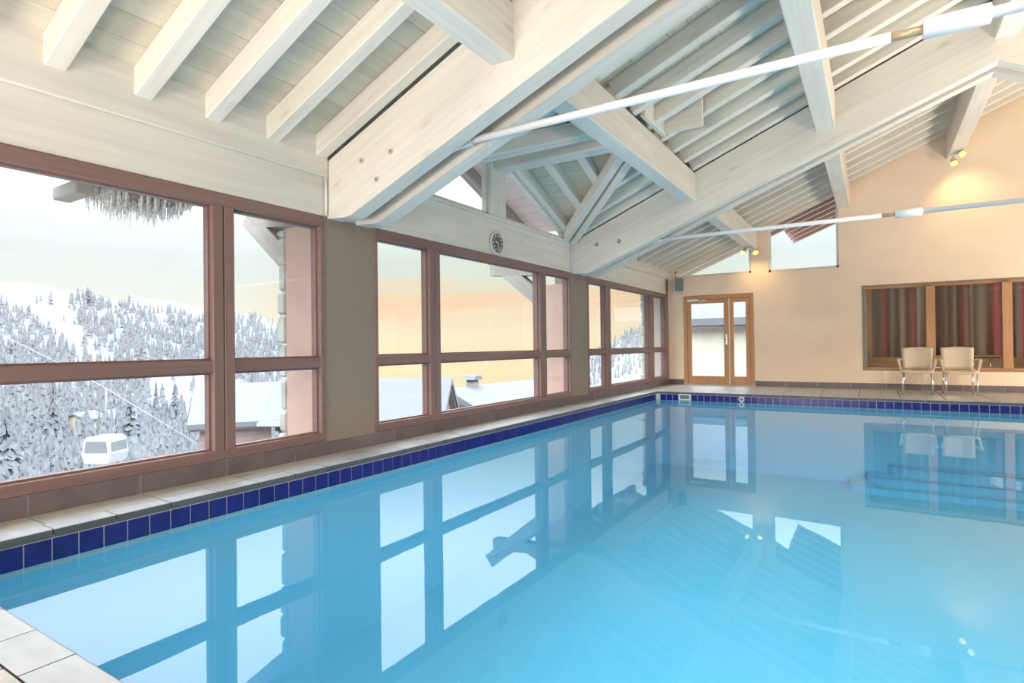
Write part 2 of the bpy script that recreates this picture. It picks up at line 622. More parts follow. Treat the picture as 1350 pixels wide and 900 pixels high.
def timber(name, p0, p1, w, h, m, parent=None, up=(0, 0, 1), c=0.008):
    return MB().bar(p0, p1, w, h, up, c).build(name, m, parent, basis_at(p0, Vector(p1) - Vector(p0), up))


# ------------------------------------------------------------------ main dimensions (metres)
FW = 13.6            # far wall
S = 0.412            # roof pitch
RIDGE = 7.0
RIGHT = 14.0
WZ = -0.15           # water
PX0, PX1, PY0, PY1 = 0.41, 7.2, 0.81, 11.42


def zr(x):           # underside of the rafters
    return 2.625 + S * x


def zc(x):           # underside of the boards
    return 2.815 + S * x


# ------------------------------------------------------------------ floor, coping, pool
floor = struct('floor')
fb = MB()
fb.box(-0.25, PX0 - 0.02, -3.5, FW + 0.25, -0.4, -0.032)
fb.box(PX1 + 0.02, RIGHT, -3.5, FW + 0.25, -0.4, -0.032)
fb.box(PX0 - 0.02, PX1 + 0.02, -3.5, PY0 - 0.02, -0.4, -0.032)
fb.box(PX0 - 0.02, PX1 + 0.02, PY1 + 0.02, FW + 0.25, -0.4, -0.032)
fb.build('slab', GROUT, floor)
cop0 = None


def coping(axis, a, edge, out, m=COPING):
    """one rounded coping stone; axis is the pool edge direction; edge/out the two long sides"""
    L = 0.302
    b = MB()
    lo, hi = sorted((edge, out))
    zt = 0.0 + random.uniform(-0.0006, 0.0006)
    e = 0.006
    if out < edge:
        prof = [(out, -0.032), (out, zt), (edge - e, zt), (edge, zt - e * 0.7), (edge, -0.045), (edge - 0.03, -0.045)]
    else:
        prof = [(out, -0.032), (out, zt), (edge + e, zt), (edge, zt - e * 0.7), (edge, -0.045), (edge + 0.03, -0.045)]
    if axis == 'Y':
        b.prism(prof, a + 0.0015, a + L - 0.0015, 'Y')
        bs = Matrix.Translation((lo, a, 0))
    else:
        b.prism(prof, a + 0.0015, a + L - 0.0015, 'X')
        bs = Matrix.Translation((a, lo, 0))
    o = b.build('coping_stone', m, floor, bs, m2=COPING_EDGE, m2test=lambda p: abs(p.normal.z) < 0.5)
    return o


k0 = 1.309 - 0.3045 * 2
y = k0
while y < PY1 - 0.05:
    coping('Y', y, PX0, PX0 - 0.15)
    coping('Y', y, PX1, PX1 + 0.15)
    y += 0.3045
x = 1.702 - 0.3045 * 5 - 0.0
while x < PX1 - 0.2:
    if x > PX0 - 0.3:
        coping('X', x, PY0, PY0 - 0.15)
    x += 0.3045
x = PX0 - 0.15
while x < PX1 - 0.2:
    coping('X', x, PY1, PY1 + 0.15)
    x += 0.3045


def slab_tile(x0, x1, y0, y1):
    b = MB()
    c = 0.004
    zt = random.uniform(-0.0008, 0.0006)
    lo = [(x0, y0, -0.031), (x1, y0, -0.031), (x1, y1, -0.031), (x0, y1, -0.031)]
    hi = [(x0 + c, y0 + c, zt), (x1 - c, y0 + c, zt), (x1 - c, y1 - c, zt), (x0 + c, y1 - c, zt)]
    b.hull8(lo, hi)
    b.build('floor_tile', DECK_TILE, floor, Matrix.Translation(((x0 + x1) / 2, (y0 + y1) / 2, 0)))


g = 0.003
y = 1.324 - 0.605 * 2
while y < FW:
    slab_tile(0.002, PX0 - 0.15 - g, y + g, min(y + 0.602, FW - 0.004))
    y += 0.605
y = PY1 + 0.15
while y < FW - 0.05:
    y1 = min(y + 0.605, FW - 0.003)
    x = PX0 - 0.15
    while x < 9.6:
        slab_tile(x + g, x + 0.602, y + g, y1 - g)
        x += 0.605
    y = y1
for (ya, yb) in ((PY0 - 0.15 - 0.30, PY0 - 0.15), (PY0 - 0.15 - 0.605, PY0 - 0.455)):
    x = 1.702 - 0.605 * 2 + 0.21
    while x < 9.0:
        slab_tile(x + g, x + 0.602, ya + g, yb - g)
        x += 0.605
MB().box(0.0, RIGHT, -3.4, PY0 - 0.76, -0.031, -0.001).build('floor_area', DECK_TILE, floor)
MB().box(PX1 + 0.153, 9.95, PY0 - 0.15, PY1 + 0.148, -0.031, -0.001).build('floor_area', DECK_TILE, floor)
MB().box(9.95, RIGHT, PY0 - 0.76, FW, -0.031, -0.001).build('floor_area', DECK_TILE, floor)

pool = struct('pool')
DP = -1.45
pb = MB()
pb.box(PX0 - 0.2, PX1 + 0.2, PY0 - 0.2, PY1 + 0.2, DP - 0.1, DP)
pb.box(PX0 - 0.2, PX0 - 0.008, PY0 - 0.2, PY1 + 0.2, DP, -0.17)
pb.box(PX1 + 0.008, PX1 + 0.2, PY0 - 0.2, PY1 + 0.2, DP, -0.17)
pb.box(PX0, PX1, PY0 - 0.2, PY0 - 0.008, DP, -0.17)
pb.box(PX0, PX1, PY1 + 0.008, PY1 + 0.2, DP, -0.17)
pb.build('basin', BASIN, pool)
gb = MB()
gb.box(PX0 - 0.05, PX0 - 0.006, PY0 - 0.05, PY1 + 0.05, -0.2, -0.033)
gb.box(PX1 + 0.006, PX1 + 0.05, PY0 - 0.05, PY1 + 0.05, -0.2, -0.033)
gb.box(PX0 - 0.05, PX1 + 0.05, PY0 - 0.05, PY0 - 0.006, -0.2, -0.033)
gb.box(PX0 - 0.05, PX1 + 0.05, PY1 + 0.006, PY1 + 0.05, -0.2, -0.033)
gb.build('grout_bed', GROUT, pool)
# cobalt tiles, one by one, on the left and the far edge
T = 0.1226
tb = MB().box(-0.004, 0.004, 0.0035, T - 0.0035, -0.118, -0.0015, 0.0015)
t0 = tb.build('blue_tile', BLUE_TILE, pool)
t0.matrix_basis = Matrix.Translation((PX0 - 0.004, 1.1805, -0.05))
for i in range(-3, 86):
    if i == 0:
        continue
    yy = 1.1805 + i * T
    if PY0 - 0.01 < yy < PY1 - T + 0.02:
        share('blue_tile', t0, pool, Matrix.Translation((PX0 - 0.004, yy, -0.05)))
for i in range(-3, 86):
    yy = 1.1805 + i * T
    if PY0 - 0.01 < yy < PY1 - T + 0.02:
        share('blue_tile', t0, pool, Matrix.Translation((PX1 + 0.004, yy, -0.05)))
for i in range(-27, 52):
    xx = 3.538 + i * T
    if PX0 - 0.03 < xx < PX1 - T:
        share('blue_tile', t0, pool, Matrix.Translation((xx + T, PY0 - 0.004, -0.05)) @ Matrix.Rotation(PI / 2, 4, 'Z'))
skim = (0.86, 1.06)
for i in range(-27, 52):
    xx = 3.538 + i * T
    if PX0 - 0.03 < xx < PX1 - T and not (skim[0] - T * 0.8 < xx < skim[1] - 0.02):
        share('blue_tile', t0, pool, Matrix.Translation((xx + T, PY1 + 0.004, -0.05)) @ Matrix.Rotation(PI / 2, 4, 'Z'))
# submerged steps along the far wall
for k, (zt, dy, xs) in enumerate(((-1.08, 0.30, 4.3), (-1.22, 0.52, 4.0), (-1.34, 0.74, 3.75))):
    n = 14
    r = 0.35
    poly = [(PX1, PY1)] + [(xs, PY1)] + [(xs + r - r * math.cos(a * PI / 2 / n), PY1 - dy + r - r * math.sin(a * PI / 2 / n)) for a in range(n + 1)] + [(PX1, PY1 - dy)]
    MB().prism(poly, DP, zt, 'Z').build('pool_step', BASIN, pool)
    edge = [(p[0], p[1], zt + 0.002) for p in poly[2:]]
    MB().tube(edge, 0.012, 6).build('step_nosing', NOSING, pool)
wa = MB()
wa.add([(PX0, PY0, WZ), (PX1, PY0, WZ), (PX1, PY1, WZ), (PX0, PY1, WZ)], [(0, 1, 2, 3)])
wo_ = wa.build('water', WATER)
wo_['kind'] = 'structure'
# skimmer mouth and inlet on the far edge
sk = tag(empty('pool_skimmer', (0.96, PY1, -0.1)), 'white skimmer mouth with a dark slot set in the blue tile band below the door', 'skimmer')
sb = MB()
sb.box(skim[0] - 0.01, skim[1] + 0.01, PY1 - 0.012, PY1 + 0.02, -0.062, -0.04)
sb.box(skim[0] - 0.01, skim[1] + 0.01, PY1 - 0.012, PY1 + 0.02, -0.165, -0.135)
sb.box(skim[0] - 0.01, skim[0] + 0.012, PY1 - 0.012, PY1 + 0.02, -0.14, -0.06)
sb.box(skim[1] - 0.012, skim[1] + 0.01, PY1 - 0.012, PY1 + 0.02, -0.14, -0.06)
sb.build('faceplate', WHITE_PLASTIC, sk)
MB().box(skim[0] + 0.01, skim[1] - 0.01, PY1 + 0.0, PY1 + 0.004, -0.137, -0.06).build('flap', mat('skimmer_flap', (0.16, 0.2, 0.17, 1), 0.5), sk)
inl = tag(empty('water_inlet', (2.02, PY1, -0.1)), 'small round white water inlet on the far tile band', 'inlet')
MB().tube([(2.02, PY1 + 0.01, -0.1), (2.02, PY1 - 0.02, -0.1)], [0.055, 0.05], 16).build('flange', WHITE_PLASTIC, inl)
MB().tube([(2.02, PY1 - 0.018, -0.1), (2.02, PY1 - 0.03, -0.1)], [0.026, 0.024], 12).build('nozzle', DARK_STEEL, inl)

# ------------------------------------------------------------------ left wall with its three windows
wall_left = struct('wall_left')
PIERS = [(-3.5, -0.9), (3.46, 4.06), (8.38, 9.02), (13.41, 13.85)]
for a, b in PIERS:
    MB().box(-0.28, 0.0, a, b, -0.3, 2.12 if a > 0 and b < 13.5 else 2.5).build('pier', SHADED_PLASTER, wall_left)
MB().box(-0.28, -0.003, -0.9, 13.41, -0.6, 0.124).build('plinth', PLASTER, wall_left)
BAYS = [(-0.9, 3.46), (4.06, 8.38), (9.02, 13.41)]


def lintel(y0, y1, z0, z1, x0, x1, nm='header_board'):
    MB().box(x0, x1, y0, y1, z0, z1, 0.006).build(nm, WHITE_WOOD, wall_left, basis_at((0, y0, z0), (0, 1, 0)))


lintel(-1.5, 3.49, 2.122, 2.476, -0.24, -0.002)
lintel(-1.5, 3.495, 2.474, 2.84, -0.24, 0.028, 'wall_plate')
lintel(4.0, 8.45, 2.122, 2.585, -0.24, -0.002)
lintel(4.0, 8.45, 2.583, 2.625, -0.24, 0.03, 'sill_board')
lintel(8.95, FW, 2.122, 2.476, -0.24, -0.002)
lintel(8.95, FW, 2.474, 2.84, -0.24, 0.028, 'wall_plate')
# outer skin above the piers behind the trusses
for a, b in ((3.49, 4.0), (8.45, 8.95)):
    MB().box(-0.24, -0.01, a, b, 2.12, 2.85).build('header_block', WHITE_WOOD, wall_left)


def wall_window(name, y0, y1, bars, label):
    """fixed timber window in the left wall; bars = mullion spans"""
    w = struct(name, label)
    xo, xi = -0.12, 0.012
    z0, z1 = 0.124, 2.121
    fr = MB()
    e = 0.05
    ins_y0, ins_y1, ins_z0, ins_z1 = y0 + e, y1 - e, 0.198, 2.022
    fr.box(xo, xi, y0, ins_y0, z0, z1, 0.006)
    fr.box(xo, xi, ins_y1, y1, z0, z1, 0.006)
    fr.box(xo, xi, ins_y0 - 0.004, ins_y1 + 0.004, z0, ins_z0, 0.006)
    fr.box(xo, xi, ins_y0 - 0.004, ins_y1 + 0.004, ins_z1, z1, 0.006)
    fr.build('frame', RED_WOOD, w, basis_at((0, y0, 0), (0, 1, 0)))
    for a, b in bars:
        m = (a + b) / 2
        mb = MB()
        mb.box(xo, xi, a, m - 0.004, ins_z0 - 0.004, ins_z1 + 0.004, 0.005)
        mb.box(xo, xi, m + 0.004, b, ins_z0 - 0.004, ins_z1 + 0.004, 0.005)
        mb.box(xo, xi - 0.012, m - 0.005, m + 0.005, ins_z0, ins_z1)
        mb.build('mullion', RED_WOOD, w, basis_at((0, m, 0), (0, 0, 1), (1, 0, 0)))
    edges = [ins_y0] + [q for ab in bars for q in ab] + [ins_y1]
    for i in range(0, len(edges), 2):
        a, b = edges[i], edges[i + 1]
        MB().box(xo, xi - 0.008, a - 0.003, b + 0.003, 0.776, 0.868, 0.005).build('transom', RED_WOOD, w, basis_at((0, a, 0.82), (0, 1, 0)))
        for (p, q) in ((ins_z0, 0.776), (0.868, ins_z1)):
            MB().box(-0.066, -0.058, a, b, p, q).build('pane', GLASS, w)
            bd = MB()
            t = 0.014
            bd.box(-0.085, -0.035, a, a + t, p, q)
            bd.box(-0.085, -0.035, b - t, b, p, q)
            bd.box(-0.085, -0.035, a + t, b - t, p, p + t)
            bd.box(-0.085, -0.035, a + t, b - t, q - t, q)
            bd.build('glazing_bead', RED_WOOD, w)
    return w


wall_window('window_1', -0.9, 3.46, [(-0.03, 0.145), (2.435, 2.605)], 'large timber window nearest the camera looking on snowy hills')
wall_window('window_2', 4.06, 8.38, [(4.893, 5.071), (7.365, 7.545)], 'middle timber window under the wall clock with the sunset sky')
wall_window('window_3', 9.02, 13.41, [(9.835, 10.02), (12.23, 12.49)], 'farthest timber window on the left wall beside the speaker')

baseboard_left = struct('baseboard_left')
yj = [1.324 + 0.6035 * k for k in range(-8, 21)]
for a in yj:
    b = a + 0.6035
    if a > FW - 0.02:
        continue
    MB().box(-0.002, 0.014, a + 0.003, min(b, FW) - 0.003, 0.002, 0.122, 0.002).build('baseboard_tile', BASE_TILE, baseboard_left, Matrix.Translation((0, a, 0)))
MB().box(-0.002, 0.0075, yj[0], FW, 0.0, 0.1225).build('grout_bed', GROUT, baseboard_left)

wall_right = MB().box(RIGHT, RIGHT + 0.2, -3.7, FW + 0.25, -0.4, 3.0).build('wall_right', PLASTER)
wall_right['kind'] = 'structure'
wf = MB().prism([(-0.28, -0.4), (RIGHT + 0.2, -0.4), (RIGHT + 0.2, zc(-0.2)), (RIDGE, zc(RIDGE) + 0.03), (-0.28, zc(-0.28))], -3.7, -3.5, 'Y').build('wall_front', PLASTER)
wf['kind'] = 'structure'

# ------------------------------------------------------------------ far wall
wall_back = struct('wall_back')
WX1 = 8.6


def col(x0, x1, spans):
    b = MB()
    for lo, hi in spans:
        l0, l1 = (lo(x0), lo(x1)) if callable(lo) else (lo, lo)
        h0, h1 = (hi(x0), hi(x1)) if callable(hi) else (hi, hi)
        b.prism([(x0, l0), (x1, l1), (x1, h1), (x0, h0)], FW, FW + 0.25, 'Y')
    return b


def top(x):
    return zc(x) + 0.06 if x <= RIDGE else zc(2 * RIDGE - x) + 0.06


def hole(x):
    return zr(x) - 0.03


wb = MB()
for part in (col(-0.28, 0.15, [(-0.4, top)]), col(0.15, 0.355, [(-0.4, 2.5), (hole, top)]), col(0.355, 1.85, [(2.06, 2.5), (hole, top)]),
             col(1.85, 1.895, [(2.06, top)]), col(1.895, 2.21, [(-0.4, top)]), col(2.21, 3.54, [(-0.4, 2.485), (hole, top)]), col(3.54, 3.95, [(-0.4, top)]),
             col(3.95, RIDGE, [(-0.4, 0.385), (2.065, top)]), col(RIDGE, WX1, [(-0.4, 0.385), (2.065, top)]), col(WX1, RIGHT + 0.2, [(-0.4, top)])):
    wb.add(part.v, part.f)
wb.build('wall_panel', PLASTER, wall_back)
baseboard_back = struct('baseboard_back')
x = 1.91
MB().box(0.016, 0.345, FW - 0.014, FW + 0.002, 0.002, 0.122, 0.002).build('baseboard_tile', BASE_TILE, baseboard_back)
while x < RIGHT - 0.5:
    MB().box(x + 0.003, x + 0.6, FW - 0.014, FW + 0.002, 0.002, 0.118, 0.002).build('baseboard_tile', BASE_TILE, baseboard_back, Matrix.Translation((x, FW, 0)))
    x += 0.6035
MB().box(1.91, x, FW - 0.0075, FW, 0.0, 0.1185).build('grout_bed', GROUT, baseboard_back)


def gable_pane(name, poly, label, t=0.045, y=FW + 0.06):
    """window with a slanted head: frame bars along the outline plus one pane"""
    w = struct(name, label)
    fr = MB()
    n = len(poly)
    cx = sum(p[0] for p in poly) / n
    cz = sum(p[1] for p in poly) / n
    for i in range(n):
        a, b = Vector((poly[i][0], 0, poly[i][1])), Vector((poly[(i + 1) % n][0], 0, poly[(i + 1) % n][1]))
        d = (b - a).normalized()
        nrm = Vector((-d.z, 0, d.x))
        if nrm.dot(Vector((cx, 0, cz)) - a) < 0:
            nrm = -nrm
        o = nrm * t
        q = [a, b, b + o, a + o]
        fr.hull8([(p.x, y - 0.03, p.z) for p in q], [(p.x, y + 0.05, p.z) for p in q])
    fr.build('frame', WHITE_WOOD if y < 13.7 else WHITE_WOOD, w)
    pn = MB()
    pn.prism([(cx + (p[0] - cx) * 0.985, cz + (p[1] - cz) * 0.985) for p in poly], y + 0.008, y + 0.016, 'Y')
    pn.build('pane', GLASS, w)
    return w


gable_pane('window_4', [(0.15, 2.5), (1.85, 2.5), (1.85, hole(1.85)), (0.15, hole(0.15))], 'wedge-shaped window above the glazed door')
gable_pane('window_5', [(2.21, 2.485), (3.54, 2.485), (3.54, hole(3.54)), (2.21, hole(2.21))], 'tall slant-topped window right of the wedge-shaped one')

# glazed door, wide leaf and narrow leaf
door = struct('door_1', 'varnished timber glazed door with a narrow second leaf')
dx0, dx1 = 0.357, 1.893
yb = FW - 0.015
fr = MB()
fr.box(dx0, dx0 + 0.085, yb, FW + 0.12, 0, 2.055, 0.006)
fr.box(dx1 - 0.075, dx1, yb, FW + 0.12, 0, 2.055, 0.006)
fr.box(dx0 + 0.085, dx1 - 0.075, yb, FW + 0.12, 1.965, 2.055, 0.006)
fr.build('door_frame', ORANGE_WOOD, door, basis_at((dx0, FW, 0), (0, 0, 1), (1, 0, 0)))


def leaf(x0, x1, sl, sr):
    b = MB()
    y0, y1 = FW + 0.0, FW + 0.05
    b.box(x0, x0 + sl, y0, y1, 0.02, 1.965, 0.005)
    b.box(x1 - sr, x1, y0, y1, 0.02, 1.965, 0.005)
    b.box(x0 + sl, x1 - sr, y0, y1, 0.02, 0.205, 0.005)
    b.box(x0 + sl, x1 - sr, y0, y1, 1.87, 1.965, 0.005)
    o = b.build('door_leaf', ORANGE_WOOD, door, basis_at((x0, FW, 0), (0, 0, 1), (1, 0, 0)))
    MB().box(x0 + sl, x1 - sr, FW + 0.02, FW + 0.028, 0.205, 1.87).build('pane', GLASS, door)
    return o


lf = leaf(dx0 + 0.087, 1.372, 0.085, 0.115)
leaf(1.378, dx1 - 0.077, 0.09, 0.09)
MB().box(1.362, 1.388, FW - 0.012, FW + 0.01, 0.02, 1.965, 0.004).build('cover_strip', mat('pale_cover_strip', (0.75, 0.62, 0.5, 1), 0.4), door)
h = MB()
h.box(1.29, 1.33, FW - 0.012, FW, 0.92, 1.16, 0.004)
h.tube([(1.31, FW - 0.01, 1.06), (1.31, FW - 0.055, 1.06), (1.20, FW - 0.06, 1.06)], 0.011, 8)
h.build('handle', CHROME, door)
h = MB()
h.box(dx0 + 0.10, dx0 + 0.34, FW - 0.06, FW - 0.01, 1.925, 1.975, 0.006)
h.bar((dx0 + 0.3, FW - 0.05, 1.965), (dx0 + 0.55, FW - 0.09, 1.93), 0.02, 0.012)
h.bar((dx0 + 0.55, FW - 0.09, 1.93), (dx0 + 0.36, FW - 0.02, 1.915), 0.02, 0.012)
h.build('door_closer', WHITE_STEEL, door)
MB().box(dx0, dx1, FW - 0.03, FW + 0.25, 0.0, 0.018, 0.004).build('threshold', mat('pale_threshold', (0.7, 0.62, 0.52, 1), 0.4), door)

# wide inner window to the room behind
win = struct('window_6', 'wide varnished timber window into the curtained room behind the chairs')
fr = MB()
fr.box(3.95, WX1, FW + 0.10, FW + 0.22, 2.005, 2.065, 0.005)
fr.box(3.95, WX1, FW + 0.08, FW + 0.22, 0.385, 0.435, 0.005)
fr.build('frame', ORANGE_WOOD, win, basis_at((4, FW, 1), (1, 0, 0)))
for a in (4.985, 6.115, 7.3):
    MB().box(a, a + 0.145, FW + 0.04, FW + 0.22, 0.43, 2.01, 0.006).build('mullion', ORANGE_WOOD, win, basis_at((a, FW, 1), (0, 0, 1), (1, 0, 0)))
MB().box(3.95, 4.01, FW + 0.12, FW + 0.22, 0.435, 2.005, 0.005).build('jamb', GREY_WOOD, win)
rv = MB()
rv.box(3.935, 3.952, FW - 0.006, FW + 0.12, 0.385, 2.075)
rv.box(3.935, WX1, FW - 0.006, FW + 0.12, 2.06, 2.077)
rv.box(3.935, WX1, FW - 0.006, FW + 0.12, 0.372, 0.388)
rv.build('reveal_trim', GREY_WOOD, win)
for a, b in ((4.01, 4.985), (5.13, 6.115), (6.26, 7.3), (7.445, WX1)):
    MB().box(a, b, FW + 0.15, FW + 0.158, 0.435, 2.005).build('pane', INNER_GLASS, win)

# room behind it
room = struct('wall_room_behind')
RB = MB()
RB.box(3.3, 9.6, 17.4, 17.5, 0, 2.5)
RB.box(3.2, 3.3, FW + 0.25, 17.5, 0, 2.5)
RB.box(9.6, 9.7, FW + 0.25, 17.5, 0, 2.5)
RB.build('room_wall', ROOM_WALL, room)
MB().box(3.2, 9.7, FW + 0.25, 17.5, 0.28, 0.3).build('room_floor', ROOM_FLOOR, room)
MB().box(3.2, 9.7, FW + 0.25, 17.5, 2.5, 2.55).build('room_ceiling', ROOM_DARK, room)
ld = bpy.data.lights.new('room_lamp_light', 'POINT')
ld.energy = 65
ld.color = (1, 0.72, 0.45)
ld.shadow_soft_size = 0.25
lo_ = bpy.data.objects.new('room_lamp_light', ld)
COL.objects.link(lo_)
lo_.location = (5.4, 15.9, 1.2)
MAR, RED, TAU, GRY, CRM, BRN, GRN = (0.10, 0.03, 0.035, 1), (0.28, 0.05, 0.06, 1), (0.30, 0.21, 0.15, 1), (0.13, 0.10, 0.10, 1), (0.42, 0.34, 0.28, 1), (0.16, 0.08, 0.06, 1), (0.17, 0.15, 0.10, 1)
CA = stripe_mat('striped_curtain_cloth', [(0, GRY), (0.13, GRY), (0.17, RED), (0.23, RED), (0.26, GRY), (0.40, GRY), (0.46, TAU), (0.53, BRN), (0.60, RED), (0.66, MAR), (0.70, CRM), (0.76, TAU), (0.82, MAR), (1, GRY)], 0, 1.15)
CB = stripe_mat('striped_curtain_cloth_warm', [(0, MAR), (0.06, BRN), (0.12, MAR), (0.2, TAU), (0.24, MAR), (0.3, CRM), (0.34, MAR), (0.40, RED), (0.44, TAU), (0.49, MAR), (0.52, CRM), (0.55, BRN), (0.64, GRN), (0.72, BRN), (0.80, RED), (0.9, RED), (1, BRN)], 0, 1.2)


def curtain(x0, x1, yb_, m, label, z0=0.46, amp=0.035):
    b = MB()
    n = int((x1 - x0) / 0.018)
    v, f = [], []
    for i in range(n + 1):
        u = x0 + (x1 - x0) * i / n
        for j in range(5):
            z = z0 + (2.12 - z0) * j / 4
            a = amp * (1.1 - 0.15 * j)
            v.append((u, yb_ + a * math.sin(u * 31 + 1.3 * math.sin(u * 7)) + 0.01 * math.sin(u * 13 + j), z))
    for i in range(n):
        for j in range(4):
            q = i * 5 + j
            f.append((q, q + 5, q + 6, q + 1))
    b.add(v, f, True)
    o = b.build('curtain', m, None, Matrix.Translation((x0, yb_, z0)))
    return tag(o, label, 'curtain')


curtain(4.10, 5.10, 14.25, CA, 'dark striped curtain behind the left pane of the inner window', 0.62)
curtain(5.12, 6.28, 14.22, CB, 'maroon and brown striped curtain behind the second chair', 0.66)
curtain(6.3, 7.35, 14.25, CA, 'dark striped curtain behind the pane cut off at the right edge', 0.62)
MB().tube([(3.9, 14.23, 2.13), (8.6, 14.23, 2.13)], 0.014, 8).build('curtain_rail', WHITE_STEEL, room)
tb_ = tag(empty('side_table', (5.75, 14.0, 0.3)), 'low dark table on thin metal legs behind the inner window', 'table')
MB().box(5.45, 6.25, 13.92, 14.16, 0.61, 0.632, 0.004).build('tabletop', TABLE_TOP, tb_)
for a in (5.52, 5.74, 5.98, 6.2):
    MB().tube([(a, 13.97, 0.3), (a, 13.97, 0.61)], 0.011, 8).build('leg', CHROME, tb_)
MB().tube([(5.74, 13.97, 0.36), (5.98, 13.97, 0.36)], 0.008, 6).build('stretcher', CHROME, tb_)

# ------------------------------------------------------------------ roof: boards, rafters
ceiling = struct('ceiling')
PW = 0.1795
DCY, DHALF, DLEN = 6.21, 2.16, 2.16 * 0.97
DRISE = 0.40


def vy(x):
    """half width of the dormer opening in the main slope at x"""
    return max(0.0, DHALF * (1 - max(x, -9) / DLEN)) if x < DLEN else 0.0


def board(poly, par=None):
    """one board of the main slope: polygon in (x, y), with small chamfers on the underside"""
    b = MB()
    cx = sum(p[0] for p in poly) / len(poly)
    lo = [(cx + (p[0] - cx) * 0.94, p[1], zc(cx + (p[0] - cx) * 0.94)) for p in poly]
    mid = [(p[0], p[1], zc(p[0]) + 0.009) for p in poly]
    hi = [(p[0], p[1], zc(p[0]) + 0.028) for p in poly]
    v = lo + mid + hi
    f = [(3, 2, 1, 0), (8, 9, 10, 11)]
    for s_ in (0, 4):
        for i in range(4):
            f.append((s_ + i, s_ + (i + 1) % 4, s_ + 4 + (i + 1) % 4, s_ + 4 + i))
    b.add(v, f)
    ym = sum(p[1] for p in poly) / 4
    return b.build('plank', PLANK_WOOD, ceiling, basis_at((cx, ym, zc(cx)), (0, 1, 0), (-S, 0, 1)))


xk = 0.02 - PW * 6
rows = []
while xk < RIDGE - 0.01:
    rows.append((xk, min(xk + PW, RIDGE)))
    xk += PW
for x0, x1 in rows:
    if x1 > -0.95:
        board([(x0, -3.5), (x1, -3.5), (x1, 3.75), (x0, 3.75)])
        board([(x0, 8.7), (x1, 8.7), (x1, FW + 0.25), (x0, FW + 0.25)])
    a0, a1 = vy(x0), vy(x1)
    if x0 >= DLEN - PW * 0.5:
        board([(x0, 3.75), (x1, 3.75), (x1, 8.7), (x0, 8.7)])
    elif x1 > -0.3:
        a0 = min(a0, DCY - 3.76)
        a1 = min(a1, DCY - 3.76)
        board([(x0, 3.75), (x1, 3.75), (x1, DCY - a1), (x0, DCY - a0)])
        board([(x0, DCY + a0), (x1, DCY + a1), (x1, 8.7), (x0, 8.7)])
RL = math.hypot(1, S)
UPS = Vector((-S, 0, 1)).normalized()


def rafter(x0, x1, ya, w=0.115, m=None, par=None, under=None):
    h = 0.19 / RL
    off = UPS * (h / 2)
    p0 = Vector((x0, ya + w / 2, zr(x0))) + off
    p1 = Vector((x1, ya + w / 2, zr(x1))) + off
    o = timber('rafter', p0, p1, w, h, m or RAFTER_WOOD, par or ceiling, UPS, 0.007)
    if under:
        o.data.materials.append(under)
        for p in o.data.polygons:
            if p.normal.z < -0.5:
                p.material_index = 1
    return o


P1, P2, P3 = (1.79, 1.99), (3.53, 3.755), (5.335, 5.555)
for ya in (-2.02, -1.53, -1.04, -0.55, -0.06, 0.43, 0.918, 1.407, 1.898, 2.376, 2.877, 3.362):
    rafter(-0.9, RIDGE, ya)
b2 = [4.46, 4.95, 5.44, 5.93, 6.42, 6.91, 7.40, 7.90]
for ya in [4.02] + b2 + [8.325]:
    rafter(P1[1] - 0.02, RIDGE, ya)
rafter(-0.05, P1[0] + 0.02, 8.325)
for ya in (7.40, 7.90):          # jack rafters from the valley up to the purlin
    x0 = DLEN * (1 - (ya - DCY) / DHALF) + 0.05
    rafter(x0, P1[0] + 0.02, ya)
for ya in (4.46, 4.95):
    x0 = DLEN * (1 - (DCY - ya) / DHALF) + 0.05
    if x0 < P1[0]:
        rafter(x0, P1[0] + 0.02, ya)
for ya in (8.97, 9.46, 9.95, 10.44, 10.93, 11.42, 11.91, 12.40, 12.89, 13.36):
    rafter(-0.9 if ya < 13 else -0.2, RIDGE, ya)
# right-hand slope, one boarded slab out of the picture
rs_ = MB()
rs_.hull8([(RIDGE, -3.5, zc(RIDGE)), (RIGHT + 0.8, -3.5, zc(-0.8)), (RIGHT + 0.8, FW + 0.25, zc(-0.8)), (RIDGE, FW + 0.25, zc(RIDGE))],
          [(RIDGE, -3.5, zc(RIDGE) + 0.05), (RIGHT + 0.8, -3.5, zc(-0.8) + 0.05), (RIGHT + 0.8, FW + 0.25, zc(-0.8) + 0.05), (RIDGE, FW + 0.25, zc(RIDGE) + 0.05)])
rs_.build('right_slope', PLANK_WOOD, ceiling)

# dormer: two small slopes over the middle window
dz_ = zc(0) - 0.0                      # board underside at the dormer valley line at x = 0


def zd(y):
    return 2.815 + DRISE * (DHALF - abs(y - DCY))


def xv(y):
    return DLEN * (1 - abs(y - DCY) / DHALF)


